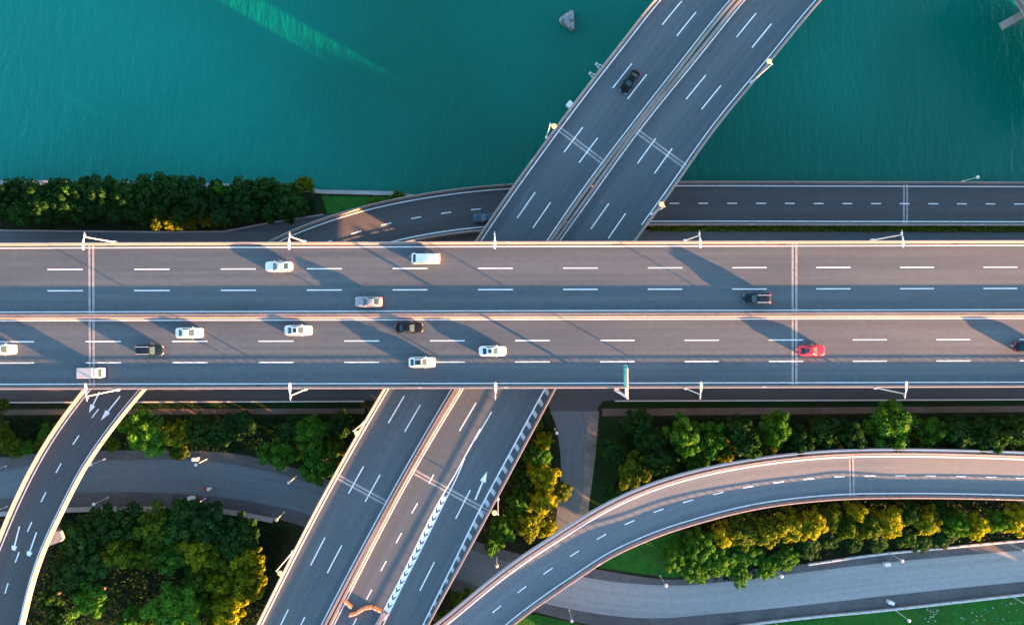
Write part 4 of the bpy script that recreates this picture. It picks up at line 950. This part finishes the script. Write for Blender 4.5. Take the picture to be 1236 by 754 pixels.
def vehicle(kind, px, py, z, ang, paint, label, name='parked_car', cat='car', roof=None, rails=False, sunroof=None, scale=1.0, rearglass=True, panorama=False):
    c = SH_[kind]; L, W, H = c['L'] * scale, c['W'], c['H']; w2 = W / 2
    p = at(px, py, z + .75); root = empty(name, (p.x, p.y, z + .006), ang); tag(root, label, cat, 'traffic on the bridges')
    m = MB(); rings = []
    for xf, hw, zl, zh in c['st']:
        x = xf * L; h = hw * w2; d = zh - zl
        half = [(h * .80, zl), (h * .97, zl + d * .12), (h, zl + d * .45), (h * .985, zl + d * .75), (h * .93, zh - .05), (h * .80, zh), (h * .40, zh + .018)]
        rings.append([(x, y, zz) for y, zz in half] + [(x, 0, zh + .024)] + [(x, -y, zz) for y, zz in half[::-1]] + [(x, 0, zl)])
    m.loft(rings); body = m.build('body', paint, root, smooth=True)
    bf, br, rf, rr_, zb, kb, kr = c['cab']; hb, hr = kb * w2, kr * w2
    zt = H - .07; eL = (rf - rr_) * L
    base = [(bf * L, hb), (br * L, hb), (br * L, -hb), (bf * L, -hb)]
    def ring(fr, k_, zz, front_in=.06):
        xf = bf * L + (rf * L - bf * L) * fr; xr = br * L + (rr_ * L - br * L) * fr; h = hb + (hr - hb) * fr
        return [(xf, h * .80, zz), (xf - front_in * .6, h * .97, zz), (xf - .22, h, zz), (xr + .18, h, zz), (xr + .05, h * .96, zz), (xr, h * .80, zz), (xr, -h * .80, zz), (xr + .05, -h * .96, zz), (xr + .18, -h, zz), (xf - .22, -h, zz), (xf - front_in * .6, -h * .97, zz), (xf, -h * .80, zz)]
    m = MB(); rg = [ring(0, 0, zb - .05), ring(.5, 0, zb + (zt - zb) * .55), ring(.93, 0, zt)]
    def inset(r0, k, dz):
        cx = (rf + rr_) / 2 * L; return [(cx + (x - cx) * k, y * k, zz + dz) for x, y, zz in r0]
    rg += [inset(ring(1, 0, H), .97, -.025), inset(ring(1, 0, H), .86, -.004), inset(ring(1, 0, H), .4, .012)]
    m.loft(rg); m.build('cabin', paint, root, smooth=True)
    def pane(nm, A, B, C, D, mt='glass', off=.055, par=None):
        A, B, C, D = map(Vector, (A, B, C, D)); n = (B - A).cross(D - A).normalized()
        if n.dot((A + B + C + D) / 4 - Vector((0, 0, .6))) < 0: n = -n
        q = MB(); q.add([v + n * off for v in (A, B, C, D)] + [v - n * .03 for v in (A, B, C, D)], [(0, 1, 2, 3), (7, 6, 5, 4), (0, 4, 5, 1), (1, 5, 6, 2), (2, 6, 7, 3), (3, 7, 4, 0)])
        return q.build(nm, M[mt], par or root)
    def cpt(fr, sx, ky, dx=0):       # point on cabin surface
        xf = bf * L + (rf * L - bf * L) * fr; xr = br * L + (rr_ * L - br * L) * fr; h = hb + (hr - hb) * fr; zz = zb - .05 + (zt - zb + .05) * fr / .93
        return ((xf if sx > 0 else xr) + dx, ky * h, zz)
    pane('windscreen', cpt(.08, 1, -.80), cpt(.08, 1, .80), cpt(.90, 1, .82), cpt(.90, 1, -.82), 'screen')
    if rearglass: pane('rear_window', cpt(.22, -1, .78), cpt(.22, -1, -.78), cpt(.88, -1, -.78), cpt(.88, -1, .78))
    for s_ in (1, -1):
        pane('side_window', cpt(.20, 1, s_, -.40), cpt(.20, -1, s_, .34), cpt(.86, -1, s_, .24), cpt(.86, 1, s_, -.26), off=.035)
    if roof:
        q = MB(); q.loft([[(x, y * k, H + dz) for x, y in ((rf * L - .1, hr * .8), (rr_ * L + .1, hr * .8), (rr_ * L + .1, -hr * .8), (rf * L - .1, -hr * .8))] for k, dz in ((1, -.02), (.97, .018))]); q.build('roof_panel', roof, root)
    if sunroof:
        q = MB(); x0 = (rf * L + rr_ * L) / 2 + sunroof * L; q.box((x0, 0, H + .012), (.62, .74, .02)); q.build('sunroof', M['glass'], root)
    if panorama:
        q = MB(); x0, x1 = rf * L - .12, rr_ * L + .12; q.box(((x0 + x1) / 2, 0, H + .012), (x0 - x1, hr * 1.5, .02)); q.build('sunroof', M['glass'], root)
    if rails:
        for s_ in (1, -1):
            q = MB(); q.bar((rf * L - .05, s_ * hr * .93, H + .03), (rr_ * L - .15, s_ * hr * .93, H + .03), .07, .06); q.build('roof_rail', M['silver_trim'], root)
    f0, f1, f2 = c['st'][0], c['st'][1], c['st'][2]; r0, r1, r2 = c['st'][-1], c['st'][-2], c['st'][-3]
    for s_ in (1, -1):
        q = MB(); q.loft([[(x, s_ * y1, zz), (x, s_ * y2, zz - .02), (x, s_ * y2, zz - .14), (x, s_ * y1, zz - .14)] for x, y1, y2, zz in ((.497 * L, f0[1] * w2 * .72, f1[1] * w2 * .93, f0[3] + .035), (.455 * L, f1[1] * w2 * .62, f2[1] * w2 * .99, f1[3] + .035), (.42 * L, f1[1] * w2 * .80, f2[1] * w2 * 1.01, f2[3] - .01))]); q.build('headlight', M['head'], root)
        q = MB(); q.loft([[(x, s_ * y1, zz), (x, s_ * y2, zz - .03), (x, s_ * y2, zz - .16), (x, s_ * y1, zz - .16)] for x, y1, y2, zz in ((-.503 * L, r0[1] * w2 * .60, r1[1] * w2 * .95, r0[3] + .03), (-.475 * L, r1[1] * w2 * .70, r2[1] * w2 * 1.0, r1[3] + .02), (-.45 * L, r1[1] * w2 * .86, r2[1] * w2 * 1.01, r2[3] - .02))]); q.build('taillight', M['tail'], root)
        q = MB(); mx_ = bf * L - .22; q.loft([[(mx_ + dx, s_ * (w2 * .93 + y), zb + .10 + dz) for dx, dz in ((-.07, -.06), (.07, -.06), (.09, .05), (-.05, .07))] for y in (-.08, .06, .19)]); q.build('mirror', paint, root)
        for xw in (.305 * L, -.30 * L):
            q = MB(); q.tube((xw, s_ * (w2 - .20), .33), (xw, s_ * (w2 + .012), .33), .33, .33, 18); wh = q.build('wheel', M['tyre'], root)
            q = MB(); q.tube((xw, s_ * (w2 + .0), .33), (xw, s_ * (w2 + .022), .33), .21, .19, 12); q.build('rim', M['alloy'], wh)
    q = MB(); q.box((.497 * L, 0, .50), (.05, W * .5, .12)); q.build('grille', M['trim'], root)
    return root
def heading(px0, py0, px1, py1): 
    d = at(px1, py1, 0) - at(px0, py0, 0); return math.atan2(d.y, d.x)
WEST, EAST = math.pi + .0028, .0028
vehicle('sedan', 336.5, 321.5, ZM, WEST, PW, 'white sedan with black window edges on the upper carriageway near the river ramp', 'sedan')
vehicle('van', 514, 312, ZM, WEST, PW, 'white boxy van in the top lane of the viaduct', 'van', 'van', rearglass=True)
vehicle('sedan', 445, 364, ZM, WEST, PS, 'silver grey sedan in the lane beside the median on the upper carriageway', 'sedan')
vehicle('suv', 914, 360.5, ZM, WEST, PD, 'dark teal suv with silver roof rails left of the right joint', 'suv', rails=True)
vehicle('sedan', 228.5, 401.5, ZM, EAST, PW, 'white sedan with plain roof just right of the left joint below the median', 'sedan')
vehicle('suv', 180.5, 422.5, ZM, EAST, PD, 'dark suv with silver roof rails and pale bonnet front right of the left joint', 'suv', rails=True)
vehicle('sedan', 2.5, 421.5, ZM, EAST, PW, 'white car cut off by the left edge of the picture', 'sedan')
vehicle('sedan', 360, 398.5, ZM, EAST, PW, 'white sedan with small dark sunroof below the median, left of the black car', 'sedan', sunroof=.001)
vehicle('sedan', 494, 395.5, ZM, EAST, PK, 'black sedan driving right below the median near the middle', 'sedan')
vehicle('sedan', 594.5, 423.5, ZM, EAST, PW, 'white sedan with sunroof furthest right of the white cars', 'sedan', sunroof=.001)
vehicle('hatch', 509.5, 437, ZM, EAST, PW, 'white car with dark panoramic roof in the lowest lane', 'hatchback', panorama=True)
vehicle('hatch', 980, 423, ZM, EAST, PR, 'bright red car with black sunroof beside the right joint', 'hatchback', sunroof=-.08)
vehicle('sedan', 1241, 418.5, ZM, EAST, PD, 'dark blue car entering at the right edge of the picture', 'sedan')
vehicle('sedan', 760.5, 98.5, ZD, heading(800, 40, 740, 125), PK, 'black sedan alone on the upper diagonal bridge over the water', 'sedan')
vehicle('hatch', 586, 263, rV.pt(rV.find(585, 263), ('F', .5)).z, heading(620, 261, 560, 264), PB, 'blue car half hidden below the diagonal bridge on the river ramp', 'hatchback')
# light truck
def truck(px, py, z, ang, label):
    p = at(px, py, z + 1.5); root = empty('box_truck', (p.x, p.y, z + .006), ang); tag(root, label, 'truck', 'traffic on the bridges'); root.scale = (.88, .95, .85)
    def rb(name, x0, x1, hw, z0, z1, mt, e=.06):
        q = MB(); q.loft([[(xa, -hw * k, z0), (xb, -hw * k, z0), (xb, hw * k, z0), (xa, hw * k, z0)] if i == 0 else [(xa, -hw * k, zz), (xb, -hw * k, zz), (xb, hw * k, zz), (xa, hw * k, zz)] for i, (xa, xb, k, zz) in enumerate(((x0, x1, 1, z0), (x0, x1, 1, z1 - e), (x0 + e, x1 - e, 1 - e / hw, z1)))]); return q.build(name, mt, root)
    rb('cargo_box', -2.35, .75, .93, .75, 2.2, paintmat('paint_grey', (.22, .235, .25), .5)); rb('chassis', -2.4, 2.1, .42, .45, .72, M['trim'], .02)
    q = MB(); q.loft([[(x, s1 * hw * k, zz) for s1 in (-1, 1) for k, zz in (((1, .45), (.98, zt)) if s1 < 0 else ((.98, zt), (1, .45)))] for x, hw, zt in ((.85, .90, 1.98), (1.7, .90, 1.95), (2.15, .88, 1.25), (2.4, .82, 1.05), (2.48, .70, .85))]); q.build('cab', PC, root)
    q = MB(); q.add([(1.74, -.74, 1.93), (1.74, .74, 1.93), (2.13, .76, 1.31), (2.13, -.76, 1.31), (1.72, -.74, 1.90), (1.72, .74, 1.90), (2.10, .76, 1.27), (2.10, -.76, 1.27)], [(0, 1, 2, 3), (7, 6, 5, 4), (0, 4, 5, 1), (1, 5, 6, 2), (2, 6, 7, 3), (3, 7, 4, 0)])
    q.build('windscreen', M['glass'], root)
    for s_ in (1, -1):
        q = MB(); q.box((1.25, s_ * .90, 1.6), (.7, .03, .42)); q.build('side_window', M['glass'], root)
        q = MB(); q.box((1.75, s_ * 1.02, 1.55), (.14, .20, .28)); q.build('mirror', M['trim'], root)
        q = MB(); q.box((2.42, s_ * .62, .86), (.1, .26, .16)); q.build('headlight', M['head'], root)
        q = MB(); q.box((-2.44, s_ * .75, .62), (.06, .25, .14)); q.build('taillight', M['tail'], root)
        for xw in (1.55, -1.5):
            q = MB(); q.tube((xw, s_ * .64, .35), (xw, s_ * .88, .35), .35, .35, 16); wh = q.build('wheel', M['tyre'], root)
            q = MB(); q.tube((xw, s_ * .87, .35), (xw, s_ * .90, .35), .2, .18, 10); q.build('rim', M['alloy'], wh)
    q = MB(); q.box((1.35, 0, 2.02), (.5, 1.5, .08), taper=.9); q.build('wind_deflector', PC, root)
truck(108, 450, ZM, EAST, 'small truck with grey cargo box and pale cab on the left joint')

# scooter and rider on the lower road
def scooter(px, py, ang, label, mt):
    z = ZG + .02; p = at(px, py, z); root = empty('motor_scooter', p, ang); tag(root, label, 'scooter')
    for xw in (.62, -.58):
        q = MB(); q.tube((xw, -.055, .24), (xw, .055, .24), .24, .24, 16); wh = q.build('wheel', M['tyre'], root); q = MB(); q.tube((xw, -.06, .24), (xw, .06, .24), .13, .13, 12); q.build('rim', M['alloy'], wh)
    q = MB(); q.loft([[(x, s1 * hw, zz) for s1, zz in ((-1, z0), (1, z0), (.8, z1), (-.8, z1))] for x, hw, z0, z1 in ((-.86, .10, .55, .70), (-.55, .17, .40, .76), (-.1, .18, .30, .70), (.0, .17, .26, .34), (.34, .17, .26, .34), (.42, .20, .30, .92), (.58, .14, .50, .98), (.66, .06, .6, .9))]); q.build('body', mt, root, smooth=False)
    q = MB(); q.loft([[(x, s1 * hw, zz) for s1, zz in ((-1, .76), (1, .76), (.85, z1), (-.85, z1))] for x, hw, z1 in ((-.72, .12, .82), (-.5, .17, .86), (-.15, .15, .84), (-.02, .09, .80))]); q.build('seat', M['trim'], root)
    q = MB(); q.tube((.62, 0, .3), (.46, 0, 1.02), .035, .03, 8); q.tube((.44, -.34, 1.06), (.44, .34, 1.06), .02, .02, 8); q.build('handlebar', M['trim'], root)
    q = MB(); q.tube((.62, 0, .86), (.70, 0, .84), .10, .07, 12); q.build('headlight', M['head'], root)
    q = MB(); q.box((-.88, 0, .74), (.36, .38, .30), taper=.92); q.build('top_box', M['tail'], root)
    return p
pr_ = scooter(253.5, 588.5, .0, 'white scooter with a red rear box riding on the lower road', PW)
def rider(p, ang, label):
    V = [(0, 0, .90), (-.02, 0, 1.12), (.03, 0, 1.36), (.05, 0, 1.50), (.07, 0, 1.60), (.08, 0, 1.70),           # pelvis, waist, chest, neck base, neck, head
         (.02, .20, 1.42), (.22, .27, 1.22), (.43, .29, 1.08), (.02, -.20, 1.42), (.22, -.27, 1.22), (.43, -.29, 1.08),
         (.04, .11, .88), (.40, .17, .80), (.26, .17, .42), (.38, .17, .37), (.04, -.11, .88), (.40, -.17, .80), (.26, -.17, .42), (.38, -.17, .37)]
    E = [(0, 1), (1, 2), (2, 3), (3, 4), (4, 5), (2, 6), (6, 7), (7, 8), (2, 9), (9, 10), (10, 11), (0, 12), (12, 13), (13, 14), (14, 15), (0, 16), (16, 17), (17, 18), (18, 19)]
    RAD = [.16, .14, .17, .09, .06, .095, .075, .05, .038, .075, .05, .038, .10, .075, .05, .045, .10, .075, .05, .045]
    me = bpy.data.meshes.new('person'); me.from_pydata(V, E, []); o = bpy.data.objects.new('person', me); COL.objects.link(o)
    o.location = p; o.rotation_euler = (0, 0, ang); tag(o, label, 'person')
    md = o.modifiers.new('s', 'SKIN'); sv = me.skin_vertices[0].data
    for i, r in enumerate(RAD): sv[i].radius = (r, r)
    sv[0].use_root = True
    sb = o.modifiers.new('d', 'SUBSURF'); sb.levels = 1; sb.render_levels = 1
    me.materials.append(mat('cloth_white', (.62, .64, .66), .9))
    q = MB(); q.loft([[(.08 + r * math.cos(t * .5236) * 1.15, r * math.sin(t * .5236), 1.70 + dz) for t in range(12)] for r, dz in ((.125, -.05), (.145, .03), (.12, .11), (.06, .155))]); q.build('helmet', PW, o, smooth=True)
    q = MB(); q.loft([[(x, s1 * hw, zz) for s1, zz in ((-1, z0), (1, z0), (1, z1), (-1, z1))] for x, hw, z0, z1 in ((.19, .075, 1.62, 1.72), (.215, .05, 1.63, 1.71))]); q.build('visor', M['glass'], o)
rider(pr_, 0, 'person in pale clothes and white helmet riding the white scooter')
